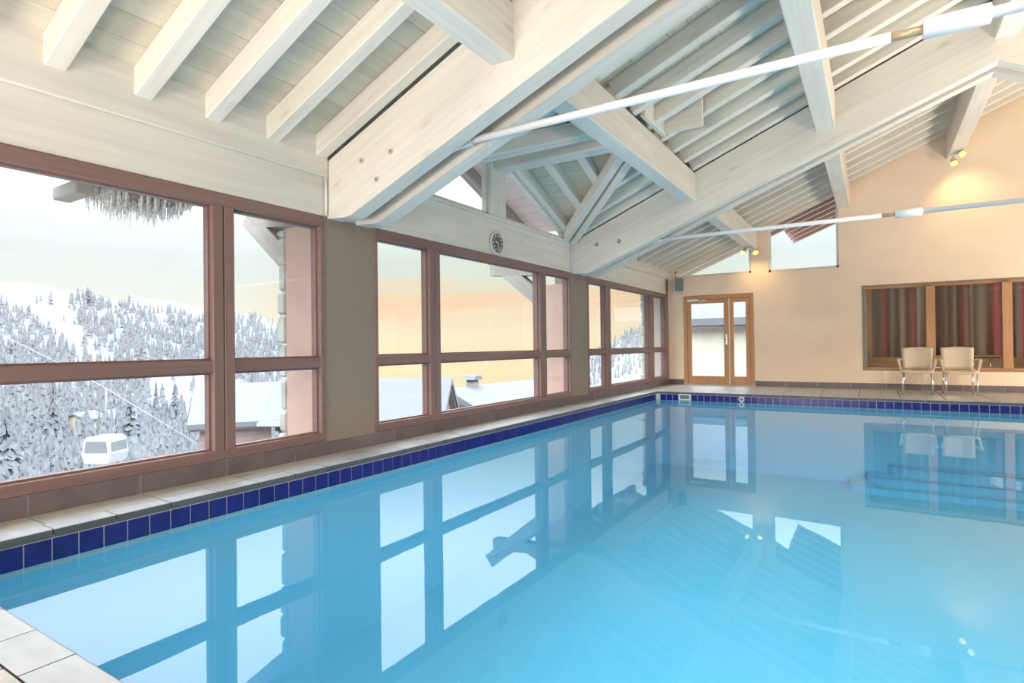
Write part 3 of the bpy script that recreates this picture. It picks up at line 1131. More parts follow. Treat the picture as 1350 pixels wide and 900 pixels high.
nd = 12
for sgn in (-1, 1):
    for k in range(nd):
        u0, u1 = DHALF * k / nd, DHALF * (k + 1) / nd
        ya, yb2 = DCY + sgn * u0, DCY + sgn * u1
        c_ = 0.006
        lo = [(-0.2, ya + sgn * c_, zd(ya + sgn * c_)), (xv(ya), ya + sgn * c_, zd(ya + sgn * c_)), (xv(yb2), yb2 - sgn * c_, zd(yb2 - sgn * c_)), (-0.2, yb2 - sgn * c_, zd(yb2 - sgn * c_))]
        hi = [(-0.2, ya, zd(ya) + 0.03), (xv(ya) + 0.02, ya, zd(ya) + 0.03), (xv(yb2) + 0.02, yb2, zd(yb2) + 0.03), (-0.2, yb2, zd(yb2) + 0.03)]
        MB().hull8(lo, hi).build('plank', PLANK_WOOD, ceiling, basis_at((0, (ya + yb2) / 2, zd((ya + yb2) / 2)), (1, 0, 0), (0, sgn * DRISE, 1)))
        lo = [(-0.8, p[1], p[2]) if i_ in (0, 3) else (-0.2, p[1], p[2]) for i_, p in enumerate(lo)]
        hi = [(-0.8, p[1], p[2]) if i_ in (0, 3) else (-0.2, p[1], p[2]) for i_, p in enumerate(hi)]
        MB().hull8(lo, hi).build('soffit_plank', DORMER_SOFFIT, ceiling, basis_at((-1.3, (ya + yb2) / 2, zd((ya + yb2) / 2)), (1, 0, 0), (0, sgn * DRISE, 1)))
for sgn in (-1, 1):
    y1_, ye = DCY + sgn * 0.02, DCY + sgn * (DHALF + 0.25)
    up = Vector((0, sgn * DRISE, 1)).normalized()
    timber('verge_rafter', Vector((-0.73, y1_, zd(y1_))) - up * 0.09, Vector((-0.73, ye, zd(ye))) - up * 0.09, 0.14, 0.18, GREY_WOOD, ceiling, up)
for sgn in (-1, 1):
    for xj in (0.04, 0.52, 1.0, 1.45):
        y1_ = DCY + sgn * 0.08
        ye = DCY + sgn * (DHALF * (1 - xj / DLEN) - 0.03)
        if xj == 0.04:
            ye = DCY + sgn * (DHALF - 0.02)
        up = Vector((0, sgn * DRISE, 1)).normalized()
        hh = 0.15
        timber('jack_rafter', Vector((xj, y1_, zd(y1_))) - up * hh / 2, Vector((xj, ye, zd(ye))) - up * hh / 2, 0.12, hh, RAFTER_WOOD, ceiling, up)
    # valley: two parallel timbers
    for o_ in (-0.075, 0.075):
        a = Vector((0.02, DCY + sgn * (DHALF - 0.05), zr(0.02) + 0.02))
        b = Vector((1.82, DCY + sgn * 0.27, zr(1.82) - 0.02))
        d = (b - a).normalized()
        sd = Vector((-d.y, d.x, 0)).normalized() * o_ * 1.0
        timber('valley_rafter', a + sd, b + sd, 0.105, 0.16, WHITE_WOOD, ceiling, (0, 0, 1))

# ------------------------------------------------------------------ purlins (each length is one timber)


def purlin(xs, y0, y1, zb, label):
    o = timber('purlin', ((xs[0] + xs[1]) / 2, y0, (zb + zr((xs[0] + xs[1]) / 2)) / 2), ((xs[0] + xs[1]) / 2, y1, (zb + zr((xs[0] + xs[1]) / 2)) / 2), xs[1] - xs[0], zr((xs[0] + xs[1]) / 2) - zb, WHITE_WOOD, None, (0, 0, 1), 0.01)
    return tag(o, label, 'purlin', 'whitewashed purlins between the trusses')


for xs, zb, nm in ((P1, 3.0, 'low'), (P2, 3.68, 'middle'), (P3, 4.36, 'high')):
    if nm == 'low':
        L = ['whitewashed purlin end meeting the near truss at the top of the picture', 'heavy whitewashed purlin carrying the dormer ridge between the two trusses', 'low purlin running from the far truss to the spotlights above the door']
    elif nm == 'middle':
        L = ['', 'middle purlin crossing behind the thick white tie rod between the trusses', 'middle purlin from the far truss to the wall beside the slant-topped window']
    else:
        L = ['', 'highest purlin meeting the far truss beside the fat sleeve of the tie rod', 'highest purlin ending at the yellow lit spotlights on the beige wall']
    if nm == 'low':
        purlin(xs, -3.4, 3.505, zb, L[0])
    purlin(xs, 3.995, 8.455, zb, L[1])
    purlin(xs, 8.945, FW + 0.02 if nm != 'low' else FW - 0.25, zb, L[2])
MB().box(P1[0], P1[1], FW - 0.25, FW + 0.02, 3.0, zr(1.89)).build('purlin_bearing', PLASTER, wall_back)

# dormer ridge beam and gable post
dr = timber('dormer_ridge_beam', (0.05, DCY, 3.345), (1.80, DCY, 3.345), 0.22, 0.32, WHITE_WOOD, None, (0, 0, 1), 0.022)
tag(dr, 'short thick whitewashed beam from the gable post to the low purlin', 'beam')
gp = timber('gable_post', (0.0, DCY, 2.625), (0.0, DCY, 3.5), 0.33, 0.14, WHITE_WOOD, None, (1, 0, 0), 0.008)
tag(gp, 'squat whitewashed post between the two triangular dormer windows', 'post')


def dormer_pane(name, poly, label):
    w = struct(name, label)
    fr = MB()
    t = 0.03
    n = len(poly)
    cy = sum(p[0] for p in poly) / n
    cz = sum(p[1] for p in poly) / n
    for i in range(n):
        a, b = Vector((0, *poly[i])), Vector((0, *poly[(i + 1) % n]))
        d = (b - a).normalized()
        nr = Vector((0, -d.z, d.y))
        if nr.dot(Vector((0, cy, cz)) - a) < 0:
            nr = -nr
        q = [a, b, b + nr * t, a + nr * t]
        fr.hull8([(-0.07, p.y, p.z) for p in q], [(-0.005, p.y, p.z) for p in q])
    fr.build('frame', WHITE_WOOD, w)
    MB().prism(poly, -0.045, -0.037, 'X').build('pane', GLASS, w)


def zdg(y):
    return zd(y) - 0.17


dormer_pane('window_7', [(4.3, 2.626), (6.05, 2.626), (6.05, zdg(6.05)), (4.3, zdg(4.3))], 'left triangular dormer window above the clock')
dormer_pane('window_8', [(6.375, 2.626), (8.15, 2.626), (8.15, zdg(8.15)), (6.375, zdg(6.375))], 'right triangular dormer window above the clock')
# small boxed trimmer above the low purlin where the dormer meets the main slope
tr = empty('dormer_trimmer', (2.1, 6.4, 3.6))
tag(tr, 'short boxed trimmer above the low purlin, crossed by the near tie rod', 'trimmer')
MB().box(2.0, 2.5, 6.78, 6.84, 3.46, 3.80, 0.006).build('side_board', RAFTER_WOOD, tr)
MB().box(2.0, 2.06, 6.1, 6.84, 3.44, 3.72, 0.006).build('front_board', RAFTER_WOOD, tr)

# ------------------------------------------------------------------ trusses: twin beams with bolts and a strut


def truss(ya, yb_, w, label):
    t = tag(empty('roof_truss', (0, ya, 2.1)), label, 'truss')

    def zb(x):
        return 2.088 + 0.4035 * (x - 0.27)
    KX, KZ = 5.385, 4.118
    for (a, b) in ((ya, ya + w), (yb_ - w, yb_)):
        poly = [(0.0, 2.108), (0.24, 2.092), (0.30, 2.10), (2.6, zb(2.6)), (KX, KZ), (KX + 0.02, KZ), (RIDGE, zb(RIDGE)), (RIDGE, zr(RIDGE) - 0.02), (0.0, zr(0.0) - 0.012)]
        MB().prism(poly, a, b, 'Y').build('beam', WHITE_WOOD, t, basis_at((0, a, 2.1), (1, 0, 0.41)))
        MB().prism([(2 * RIDGE - p[0], p[1]) for p in poly], a, b, 'Y').build('beam', WHITE_WOOD, t, basis_at((RIDGE, a, 4.8), (1, 0, -0.41)))
        # strut that branches down from the beam
        sp = [(KX - 0.02, KZ + 0.0), (RIDGE, KZ - 0.55 * (RIDGE - KX)), (RIDGE, KZ - 0.55 * (RIDGE - KX) + 0.5), (KX + 0.3, KZ + 0.28)]
        MB().prism(sp, a + 0.001, b - 0.001, 'Y').build('strut', WHITE_WOOD, t, basis_at((KX, a, KZ), (1, 0, -0.55)))
        MB().prism([(2 * RIDGE - p[0], p[1]) for p in sp], a + 0.001, b - 0.001, 'Y').build('strut', WHITE_WOOD, t, basis_at((RIDGE, a, 3.2), (1, 0, 0.55)))
    bl = [(0.445, 2.548), (0.785, 2.565), (0.62, 2.36)] if ya < 5 else [(0.433, 2.54), (0.81, 2.55)]
    for (bx, bz) in bl:
        o = MB()
        o.tube([(bx, ya + 0.004, bz), (bx, ya - 0.006, bz)], 0.028, 14)
        q = o.build('washer', PALE_RIM if ya < 5 else DARK_STEEL, t)
        MB().tube([(bx, ya - 0.005, bz), (bx, ya - 0.016, bz)], 0.016, 6).build('bolt', RAW_BRASS if ya < 5 else PALE_RIM, q)
    MB().box(0.5, 0.62, ya + w, yb_ - w, 2.32, 2.44).build('spacer_block', WHITE_WOOD, t)
    return t


truss(3.5, 4.0, 0.165, 'near whitewashed twin-beam roof truss rising from the first pier')
truss(8.45, 8.95, 0.175, 'far whitewashed twin-beam roof truss rising from the pier right of the clock')
# short vertical cable duct at each beam foot
for (yy, lb) in ((3.472, 'thin white conduit beside the foot of the near truss'), (8.42, 'thin white conduit beside the foot of the far truss')):
    o = MB().tube([(0.02, yy, 2.13), (0.02, yy, 2.47 if yy < 5 else 2.6)], 0.011, 8).build('conduit', WHITE_STEEL)
    tag(o, lb, 'conduit')


def tie_rod(y_, z, r, label, big):
    t = tag(empty('tie_rod', (1.3, y_, z)), label, 'tie rod')
    MB().tube([(1.40, y_, z), (4.24, y_, z)], r, 14).build('rod', WHITE_STEEL, t)
    MB().tube([(4.66, y_, z), (12.6, y_, z)], r, 14).build('rod', WHITE_STEEL, t)
    MB().tube([(4.22, y_, z), (4.42, y_, z)], r * 0.82, 12).build('threaded_end', RAW_BRASS, t)
    MB().tube([(4.38, y_, z), (4.385, y_, z), (4.66, y_, z), (4.665, y_, z)], [r * 1.3, r * 1.75, r * 1.75, r * 1.3], 16).build('turnbuckle', WHITE_STEEL, t)
    f = MB()
    f.hull8([(1.14, y_ - 0.006, z - 0.06), (1.14, y_ + 0.006, z - 0.06), (1.14, y_ + 0.006, z - 0.0), (1.14, y_ - 0.006, z - 0.0)],
            [(1.42, y_ - 0.03, z - 0.03), (1.42, y_ + 0.03, z - 0.03), (1.42, y_ + 0.03, z + 0.032), (1.42, y_ - 0.03, z + 0.032)])
    f.build('end_plate', WHITE_STEEL, t)
    MB().tube([(1.41, y_, z), (1.44, y_, z)], r * 1.2, 14).build('collar', CHROME, t)


tie_rod(3.75, 2.60, 0.029, 'thick white steel tie rod with a fat sleeve across the near truss', True)
tie_rod(8.70, 2.547, 0.029, 'thinner-looking white tie rod across the far truss in front of the beige wall', False)

# ------------------------------------------------------------------ wall clock
ck = tag(empty('wall_clock', (0, 6.225, 2.28)), 'round dark-faced wall clock on the header board of the middle window', 'clock')
CY, CZ = 6.225, 2.28
MB().tube([(0.016, CY + 0.135 * math.sin(k * PI / 24), CZ + 0.135 * math.cos(k * PI / 24)) for k in range(49)], 0.0165, 10, False).build('rim', PALE_RIM, ck)
MB().tube([(0.0, CY, CZ), (0.03, CY, CZ)], 0.124, 40).build('dial', CLOCK_FACE, ck)
for k in range(12):
    a = k * PI / 6
    r0, r1 = (0.085, 0.112)
    MB().bar((0.032, CY + r0 * math.sin(a), CZ + r0 * math.cos(a)), (0.032, CY + r1 * math.sin(a), CZ + r1 * math.cos(a)), 0.016, 0.003, (1, 0, 0)).build('hour_mark', WHITE_PLASTIC, ck)
MB().bar((0.035, CY, CZ), (0.035, CY - 0.055, CZ + 0.02), 0.012, 0.003, (1, 0, 0)).build('hour_hand', WHITE_PLASTIC, ck)
MB().bar((0.038, CY, CZ), (0.038, CY + 0.02, CZ - 0.09), 0.008, 0.003, (1, 0, 0)).build('minute_hand', WHITE_PLASTIC, ck)

# ------------------------------------------------------------------ speaker in the far corner
sp_ = tag(empty('wall_speaker', (0.3, FW - 0.15, 2.3)), 'white box loudspeaker with grey grille high in the far left corner', 'speaker')
Bs = Matrix.Translation((0.30, FW - 0.2, 2.31)) @ Matrix.Rotation(0.45, 4, 'Z')
b = MB().box(-0.11, 0.11, -0.09, 0.1, -0.17, 0.17, 0.02)
b.v = [Bs @ v for v in b.v]
b.build('cabinet', WHITE_PLASTIC, sp_, Bs)
b = MB().box(-0.098, 0.098, -0.1, -0.088, -0.155, 0.155, 0.004)
b.v = [Bs @ v for v in b.v]
b.build('grille', GREY_MESH, sp_, Bs)
MB().bar((0.30, FW - 0.11, 2.31), (0.30, FW, 2.31), 0.05, 0.08).build('bracket', DARK_STEEL, sp_)

# ------------------------------------------------------------------ twin spotlights on the purlin ends


def spots(base, heads, label, power):
    t = tag(empty('spotlight', base), label, 'spotlight')
    bx = Vector(base)
    MB().box(bx.x - 0.09, bx.x + 0.09, bx.y - 0.04, bx.y + 0.04, bx.z - 0.03, bx.z, 0.005).build('base_plate', CHROME, t)
    for (hx, hy, hz, d) in heads:
        h0 = Vector((hx, hy, hz))
        d = Vector(d).normalized()
        MB().tube([bx + Vector(((hx - bx.x) * 0.5, 0, -0.02)), bx + Vector(((hx - bx.x), 0, -0.06)), h0], 0.012, 8).build('arm', CHROME, t)
        hd = MB().tube([h0 - d * 0.07, h0 - d * 0.06, h0, h0 + d * 0.05], [0.02, 0.035, 0.055, 0.062], 16, False).build('lamp_head', CHROME, t)
        MB().tube([h0 + d * 0.0, h0 + d * 0.035, h0 + d * 0.05], [0.04, 0.05, 0.03], 14).build('bulb', BULB, hd)
        l = bpy.data.lights.new('spotlight_beam', 'SPOT')
        l.energy = power
        l.color = (1.0, 0.66, 0.28)
        l.spot_size = 1.7
        l.spot_blend = 0.9
        l.shadow_soft_size = 0.05
        lo = bpy.data.objects.new('spotlight_beam', l)
        COL.objects.link(lo)
        dl = Vector((0.15, 0.6, -0.75)).normalized()
        put(lo, t, Matrix.Translation(h0 + d * 0.07 + Vector((0, 0.02, -0.03))) @ dl.to_track_quat('-Z', 'Y').to_matrix().to_4x4())


spots((5.445, 13.2, 4.36), [(5.40, 13.14, 4.20, (0.1, -0.45, -0.7)), (5.50, 13.06, 4.32, (0.3, -0.5, -0.6))], 'twin spotlights glowing yellow under the highest purlin', 15)
spots((1.90, 13.2, 3.0), [(1.80, 13.15, 2.93, (-0.3, -0.3, -0.5)), (2.02, 13.12, 2.90, (0.2, -0.4, -0.7))], 'twin spotlights under the low purlin above the door', 10)

# ------------------------------------------------------------------ two armchairs


def make_chair():
    t = empty('armchair')
    w = 0.235
    # seat shell
    b = MB()
    v, f = [], []
    for i in range(7):
        for j in range(7):
            u, s_ = -1 + i / 3, j / 6
            z = 0.425 + 0.02 * abs(u) ** 2 - 0.02 * math.sin(s_ * PI) - (0.03 if j == 0 else 0) + 0.005 * s_
            v.append((u * w * (1 - 0.04 * s_), -0.24 + 0.46 * s_, z))
    n = len(v)
    v += [(p[0], p[1], p[2] - 0.028) for p in v]
    for i in range(6):
        for j in range(6):
            q = i * 7 + j
            f += [(q, q + 7, q + 8, q + 1), (n + q, n + q + 1, n + q + 8, n + q + 7)]
    for i in range(6):
        for q0, q1 in ((i * 7, i * 7 + 7), (i * 7 + 6, i * 7 + 13), (i, i + 1), (42 + i, 43 + i)):
            f.append((q0, q1, q1 + n, q0 + n))
    b.add(v, f, True)
    b.build('seat', CREAM, t)
    # curved backrest
    b = MB()
    v, f = [], []
    for i in range(9):
        for j in range(7):
            u, s_ = -1 + i / 4, j / 6
            z = 0.445 + 0.395 * s_ - 0.018 * u * u * (1 if j == 6 else 0)
            wd = w * (0.92 + 0.10 * s_)
            y_ = 0.225 + 0.085 * s_ - 0.05 * u * u
            v.append((u * wd, y_, z))
    n = len(v)
    v += [(p[0], p[1] + 0.024, p[2]) for p in v]
    for i in range(8):
        for j in range(6):
            q = i * 7 + j
            f += [(q, q + 7, q + 8, q + 1), (n + q, n + q + 1, n + q + 8, n + q + 7)]
    for i in range(8):
        for q0, q1 in ((i * 7, i * 7 + 7), (i * 7 + 6, i * 7 + 13)):
            f.append((q0, q1, q1 + n, q0 + n))
    for j in range(6):
        for q0, q1 in ((j, j + 1), (56 + j, 57 + j)):
            f.append((q0, q1, q1 + n, q0 + n))
    b.add(v, f, True)
    b.build('backrest', CREAM, t)
    for s_ in (-1, 1):
        b = MB()
        pts = [(s_ * 0.235, 0.235, 0.60), (s_ * 0.262, 0.12, 0.622), (s_ * 0.275, -0.06, 0.622), (s_ * 0.272, -0.17, 0.612)]
        for p, q in zip(pts, pts[1:]):
            b.bar(p, q, 0.045, 0.022, c=0.006)
        b.hull8([(s_ * 0.25, -0.19, 0.615), (s_ * 0.292, -0.19, 0.615), (s_ * 0.292, -0.10, 0.615), (s_ * 0.25, -0.10, 0.615)],
                [(s_ * 0.222, -0.16, 0.40), (s_ * 0.246, -0.16, 0.40), (s_ * 0.246, -0.10, 0.40), (s_ * 0.222, -0.10, 0.40)])
        b.build('armrest', CREAM, t)
        MB().tube([(s_ * 0.215, -0.19, 0.41), (s_ * 0.218, -0.2, 0.0)], 0.013, 10).build('leg', CHROME, t)
        MB().tube([(s_ * 0.205, 0.17, 0.41), (s_ * 0.215, 0.25, 0.0)], 0.013, 10).build('leg', CHROME, t)
    return t


ch = make_chair()
ch2 = copy_tree(ch)
ch.location = (4.785, 12.68, 0)
ch.rotation_euler.z = -0.06
ch2.location = (5.39, 12.68, 0)
ch2.rotation_euler.z = 0.03
tag(ch, 'cream armchair on chrome legs nearer the door, below the first mullion', 'chair', 'cream armchairs by the inner window')
tag(ch2, 'cream armchair on chrome legs in front of the striped maroon curtain', 'chair', 'cream armchairs by the inner window')

# ================================================================== outside
# ------------------------------------------------------------------ stone-edged buttresses, brackets, eaves
stone0 = None


def buttress(y0, y1, ztop, label, m=PINK_PLASTER):
    t = tag(empty('buttress', (-0.3, y0, -1.0)), label, 'buttress', None)
    MB().box(-0.52, -0.122, y0, y1, -2.2, ztop).build('plaster_face', m, t)
    z = -2.2
    rnd = random.Random(int(y0 * 10))
    while z < ztop - 0.05:
        h = rnd.uniform(0.17, 0.33)
        h = min(h, ztop - z)
        o = rnd.uniform(-0.025, 0.02)
        MB().box(-0.635 + o, -0.515, y0 - 0.01 + o * 0.4, y1 + 0.01, z + 0.006, z + h - 0.006, 0.025).build('stone', STONE, t, Matrix.Translation((-0.57, y0, z)))
        z += h
    return t


buttress(3.452, 3.97, 2.07, 'pink plaster buttress edged with pale stones outside the small pane nearest the camera')
buttress(8.372, 8.92, 1.95, 'pink plaster buttress outside the narrow right pane of the middle window')
buttress(13.402, 13.85, 2.2, 'pale grey buttress outside the narrow right pane of the farthest window', mat('grey_exterior_plaster', (0.62, 0.58, 0.55, 1), 0.9, 0.05))


def bracket(y_, label, x1=-1.25, big=0.2):
    t = tag(empty('eave_bracket', (-0.6, y_, 1.6)), label, 'bracket')
    MB().bar((-0.55, y_, 1.62), (x1 - 0.45, y_, 1.62 + (-0.55 - x1 + 0.45) * 0.80), 0.2, big, (0, 0, 1)).build('strut', GREY_WOOD, t, basis_at((-0.6, y_, 1.6), (-1, 0, 0.8)))
    MB().bar((-0.12, y_, 2.2), (x1 - 0.35, y_, 2.3), 0.2, 0.18).build('cantilever', GREY_WOOD, t, basis_at((-0.3, y_, 2.2), (-1, 0, 0)))
    return t


bracket(3.75, 'weathered diagonal eave bracket outside the small pane nearest the camera', -1.0)
bracket(8.67, 'weathered diagonal eave bracket crossing the upper corner of the middle window', -1.35, 0.24)


def eave(y0, y1, label, xo=-0.96):
    t = tag(empty('eave_fascia', (xo, y0, zr(xo))), label, 'eave')
    MB().box(xo - 0.03, xo, y0, y1, zr(xo) + 0.02, zc(xo) + 0.05).build('fascia_board', GREY_WOOD, t, basis_at((xo, y0, 2.3), (0, 1, 0)))
    MB().tube([(xo - 0.09, y0, zr(xo) + 0.08), (xo - 0.09, y1, zr(xo) + 0.08)], 0.055, 10).build('gutter', GREY_WOOD, t)
    return t


eave(-3.5, 3.55, 'grey eave edge with a gutter above the window nearest the camera')
eave(8.95, 13.85, 'grey eave edge with a gutter above the farthest window')
MB().box(-1.15, -0.75, 1.86, 1.98, 2.10, 2.2, 0.01).build('gutter_block', GREY_WOOD)
tag(bpy.data.objects['gutter_block'], 'small dark wooden block under the eave left of the icicles', 'block')
# frosted icicles hanging from the eave
ib = MB()
rnd = random.Random(5)
for i in range(260):
    f = rnd.random()
    yy = 2.0 + 0.80 * f
    xx = -1.0 + rnd.uniform(-0.13, 0.10)
    env = math.sin(PI * min(1, max(0, f)) ** 0.8) ** 0.6
    L = (0.05 + 0.19 * env) * rnd.uniform(0.5, 1.1)
    z0 = 2.26 - rnd.uniform(0, 0.05)
    r = rnd.uniform(0.006, 0.014)
    ib.tube([(xx, yy, z0), (xx + rnd.uniform(-.01, .01), yy + rnd.uniform(-.01, .01), z0 - L * 0.6), (xx + rnd.uniform(-.015, .015), yy + rnd.uniform(-.015, .015), z0 - L)], [r, r * 0.7, 0.001], 5, False)
io = ib.build('icicles', ICE)
io['kind'] = 'stuff'
tag(io, 'ragged clump of frosted icicles hanging from the eave outside the nearest window', 'icicles')
sl = MB()
sl.tube([(-1.02, 1.95, 2.27), (-1.02, 2.15, 2.25), (-1.0, 2.45, 2.24), (-1.0, 2.7, 2.25), (-1.0, 2.9, 2.27)], [0.02, 0.07, 0.085, 0.07, 0.02], 10)
so = sl.build('eave_snow', SNOW)
tag(so, 'roll of snow caught under the eave above the icicles', 'snow')

# overhanging roof beyond the far wall: red-brown rafters and boards
gov = struct('ceiling_overhang', 'red-brown roof overhang seen through the slant-topped windows')
for k in range(7):
    ya = FW + 0.26 + 0.52 * k
    xs = (2.05, 6.5)
    if ya < 15.2:
        rafter(-0.6, 2.05, ya, 0.1, RAFTER_WOOD, gov)
    else:
        xs = (2.35, 6.5)
    rafter(xs[0], xs[1], ya, 0.1, SOFFIT_WOOD if xs[0] > 2 else RAFTER_WOOD, gov, RAFTER_WOOD)  # paler undersides: light from below put into the colour
xk = -0.6
while xk < 6.5:
    ye = 15.3 if xk < 2.3 else 17.1
    y0 = FW + 0.25
    q = [(xk, y0), (xk + 0.24, y0), (xk + 0.24, ye), (xk, ye)]
    b = MB()
    b.hull8([(p[0], p[1], zc(p[0])) for p in q], [(p[0], p[1], zc(p[0]) + 0.03) for p in q])
    b.build('plank', SOFFIT_WOOD if xk > 2.2 else PLANK_WOOD, gov, basis_at((xk, y0, zc(xk)), (0, 1, 0), (-S, 0, 1)))
    xk += 0.242


# ------------------------------------------------------------------ snowy hillsides
def interp(tab, a):
    if a <= tab[0][0]:
        return tab[0][1]
    for (a0, v0), (a1, v1) in zip(tab, tab[1:]):
        if a <= a1:
            u = (a - a0) / (a1 - a0)
            u = u * u * (3 - 2 * u) if a1 - a0 > 4 else u
            return v0 + (v1 - v0) * u
    return tab[-1][1]


EX, EY, EZ = 4.142, 0.0, 0.95
RIDGE1 = [(-60, 4), (-30, 6), (0, 5.6), (14, 5.1), (18.6, 5.2), (19.6, 4.8), (21.5, 4.6), (23.6, 4.0), (25, 4.3), (27.6, 4.2), (29.2, 3.6), (31.6, 3.4), (34, 3.0), (36.5, 2.0), (40, -1), (46, -5), (56, -7.5), (64, -7)]
RIDGE3 = [(58, -8), (62, -5), (64.4, -2.2), (66.4, -0.5), (67.5, 0.0), (69.4, 1.0), (71.2, 1.7), (72.8, 2.2), (76, 3.2), (84, 4), (100, 4.6), (125, 4), (150, 3)]


def hill_point(az, t, ridge, r0, r1, e0, pw):
    r = r0 * (r1 / r0) ** t
    e = e0 + (interp(ridge, az) - e0) * t ** pw
    n = math.sin(az * 0.9 + t * 9) * 0.25 + math.sin(az * 0.37 - t * 17 + 1.1) * 0.22
    e += n * t * (1 - t) * 2.2
    a = math.radians(az)
    return Vector((EX - r * math.cos(a), EY + r * math.sin(a), EZ + r * math.tan(math.radians(e))))


def hillside(name, az0, az1, ridge, r0, r1, e0, pw, na, nt):
    b = MB()
    v, f = [], []
    for i in range(na + 1):
        az = az0 + (az1 - az0) * i / na
        for j in range(nt + 1):
            v.append(hill_point(az, j / nt, ridge, r0, r1, e0, pw))
        p = v[-1].copy()
        a = math.radians(az)
        v.append(Vector((p.x - 60 * math.cos(a), p.y + 60 * math.sin(a), p.z - 40)))
    m = nt + 2
    for i in range(na):
        for j in range(nt + 1):
            q = i * m + j
            f.append((q, q + m, q + m + 1, q + 1))
    b.add(v, f, True)
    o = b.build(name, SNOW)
    o['kind'] = 'structure'
    return o


H1 = dict(ridge=RIDGE1, r0=12, r1=520, e0=-17, pw=1.9)
H3 = dict(ridge=RIDGE3, r0=24, r1=190, e0=-8, pw=0.8)
hillside('hillside', -70, 64, RIDGE1, 12, 520, -17, 1.9, 150, 70)
hillside('hillside_beyond', 58, 150, RIDGE3, 24, 190, -8, 0.8, 80, 30)
# snow-covered ground around the building, dropping away
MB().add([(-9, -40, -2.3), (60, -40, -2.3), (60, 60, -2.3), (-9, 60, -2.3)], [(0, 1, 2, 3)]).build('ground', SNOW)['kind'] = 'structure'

LEFT_EDGE = [(-9, 30), (-1.5, 23.4), (-0.6, 21.6), (1.0, 19.6), (2.5, 18.0), (3.9, 16.2), (6, 12)]
RIGHT_EDGE = [(-9, 27), (-1.5, 23.4), (-0.6, 23.4), (1.0, 21.6), (3.0, 20.3), (6, 20.8)]


def elev(p):
    d = math.hypot(p.x - EX, p.y - EY)
    return math.degrees(math.atan2(p.z - EZ, d))


def forest(name, n, az0, az1, H, dens, seed, hmin, hmax, tlo=0.3):
    rn = random.Random(seed)
    b = MB()
    k = tries = 0
    while k < n and tries < n * 12:
        tries += 1
        az = rn.uniform(az0, az1)
        t = rn.uniform(tlo, 0.995)
        p = hill_point(az, t, **H)
        if rn.random() > dens(az, elev(p), t):
            continue
        k += 1
        rr_ = math.hypot(p.x - EX, p.y - EY)
        h = rn.uniform(hmin, hmax) * (0.6 + 0.4 * rn.random()) * (0.26 + 0.74 * min(1, rr_ / 220))
        w = h * rn.uniform(0.13, 0.2)
        sg = 5
        a0 = rn.random() * 6
        z = p.z - 0.4
        v, f = [], []
        for (zb_, zt_, rr) in ((0.06, 0.55, 1.0), (0.32, 0.8, 0.74), (0.6, 1.0, 0.45)):
            o = len(v)
            for q in range(sg):
                a = a0 + 2 * PI * q / sg + zb_ * 3
                r_ = w * rr * rn.uniform(0.75, 1.2)
                v.append((p.x + r_ * math.cos(a), p.y + r_ * math.sin(a), z + h * zb_ * rn.uniform(0.8, 1.2)))
            v.append((p.x, p.y, z + h * zt_))
            f += [(o + q, o + (q + 1) % sg, o + sg) for q in range(sg)]
        b.add(v, f)
    o = b.build(name, HAZY_FROST_TREE)
    o['kind'] = 'stuff'
    return o


def dens1(az, e, t):
    if 24.6 < az < 30.5 and e > interp(RIDGE1, az) - 0.75:
        return 0.03
    if e > -1.3 and interp(LEFT_EDGE, e) < az < interp(RIDGE_R, e):
        return 0.025
    if 25.3 < az < 31 and -5.6 < e < -2.0:
        return 0.05
    clump = 0.5 + 0.5 * math.sin(az * 2.1 + e * 1.7) * math.sin(az * 0.8 - e * 2.9 + 2)
    return (0.35 + 0.65 * clump) * (1.0 if e > -2 else 0.55)


RIDGE_R = RIGHT_EDGE
fo = forest('hazy_frosted_forest', 13000, -14, 40, H1, dens1, 3, 4.5, 9, 0.36)
tag(fo, 'hazy frosted grey forest covering the hillside outside the window nearest the camera', 'forest')
fo = forest('hazy_frosted_forest', 900, 63, 80, H3, lambda a, e, t: 0.9 if e > -0.5 else 0.35, 4, 2.5, 5, 0.5)
tag(fo, 'pale misty forest on the slope seen through the farthest window', 'forest')


# ------------------------------------------------------------------ single trees
def ray_point(px, py, d):
    v = F_ * FPX + RX * (px - 675) - UX * (py - 450)
    return Vector((EX, EY, EZ)) + v.normalized() * d


def ground_dist(px, py, H=None):
    """distance along the pixel's ray to the snow slope"""
    H = H or H1
    v = F_ * FPX + RX * (px - 675) - UX * (py - 450)
    az = math.degrees(math.atan2(v.y, -v.x))
    e = math.degrees(math.atan2(v.z, math.hypot(v.x, v.y)))
    for k in range(20, 1000):
        p = hill_point(az, k / 1000, **H)
        if elev(p) >= e:
            return math.hypot(p.x - EX, p.y - EY) / math.cos(math.radians(e))
    return 500


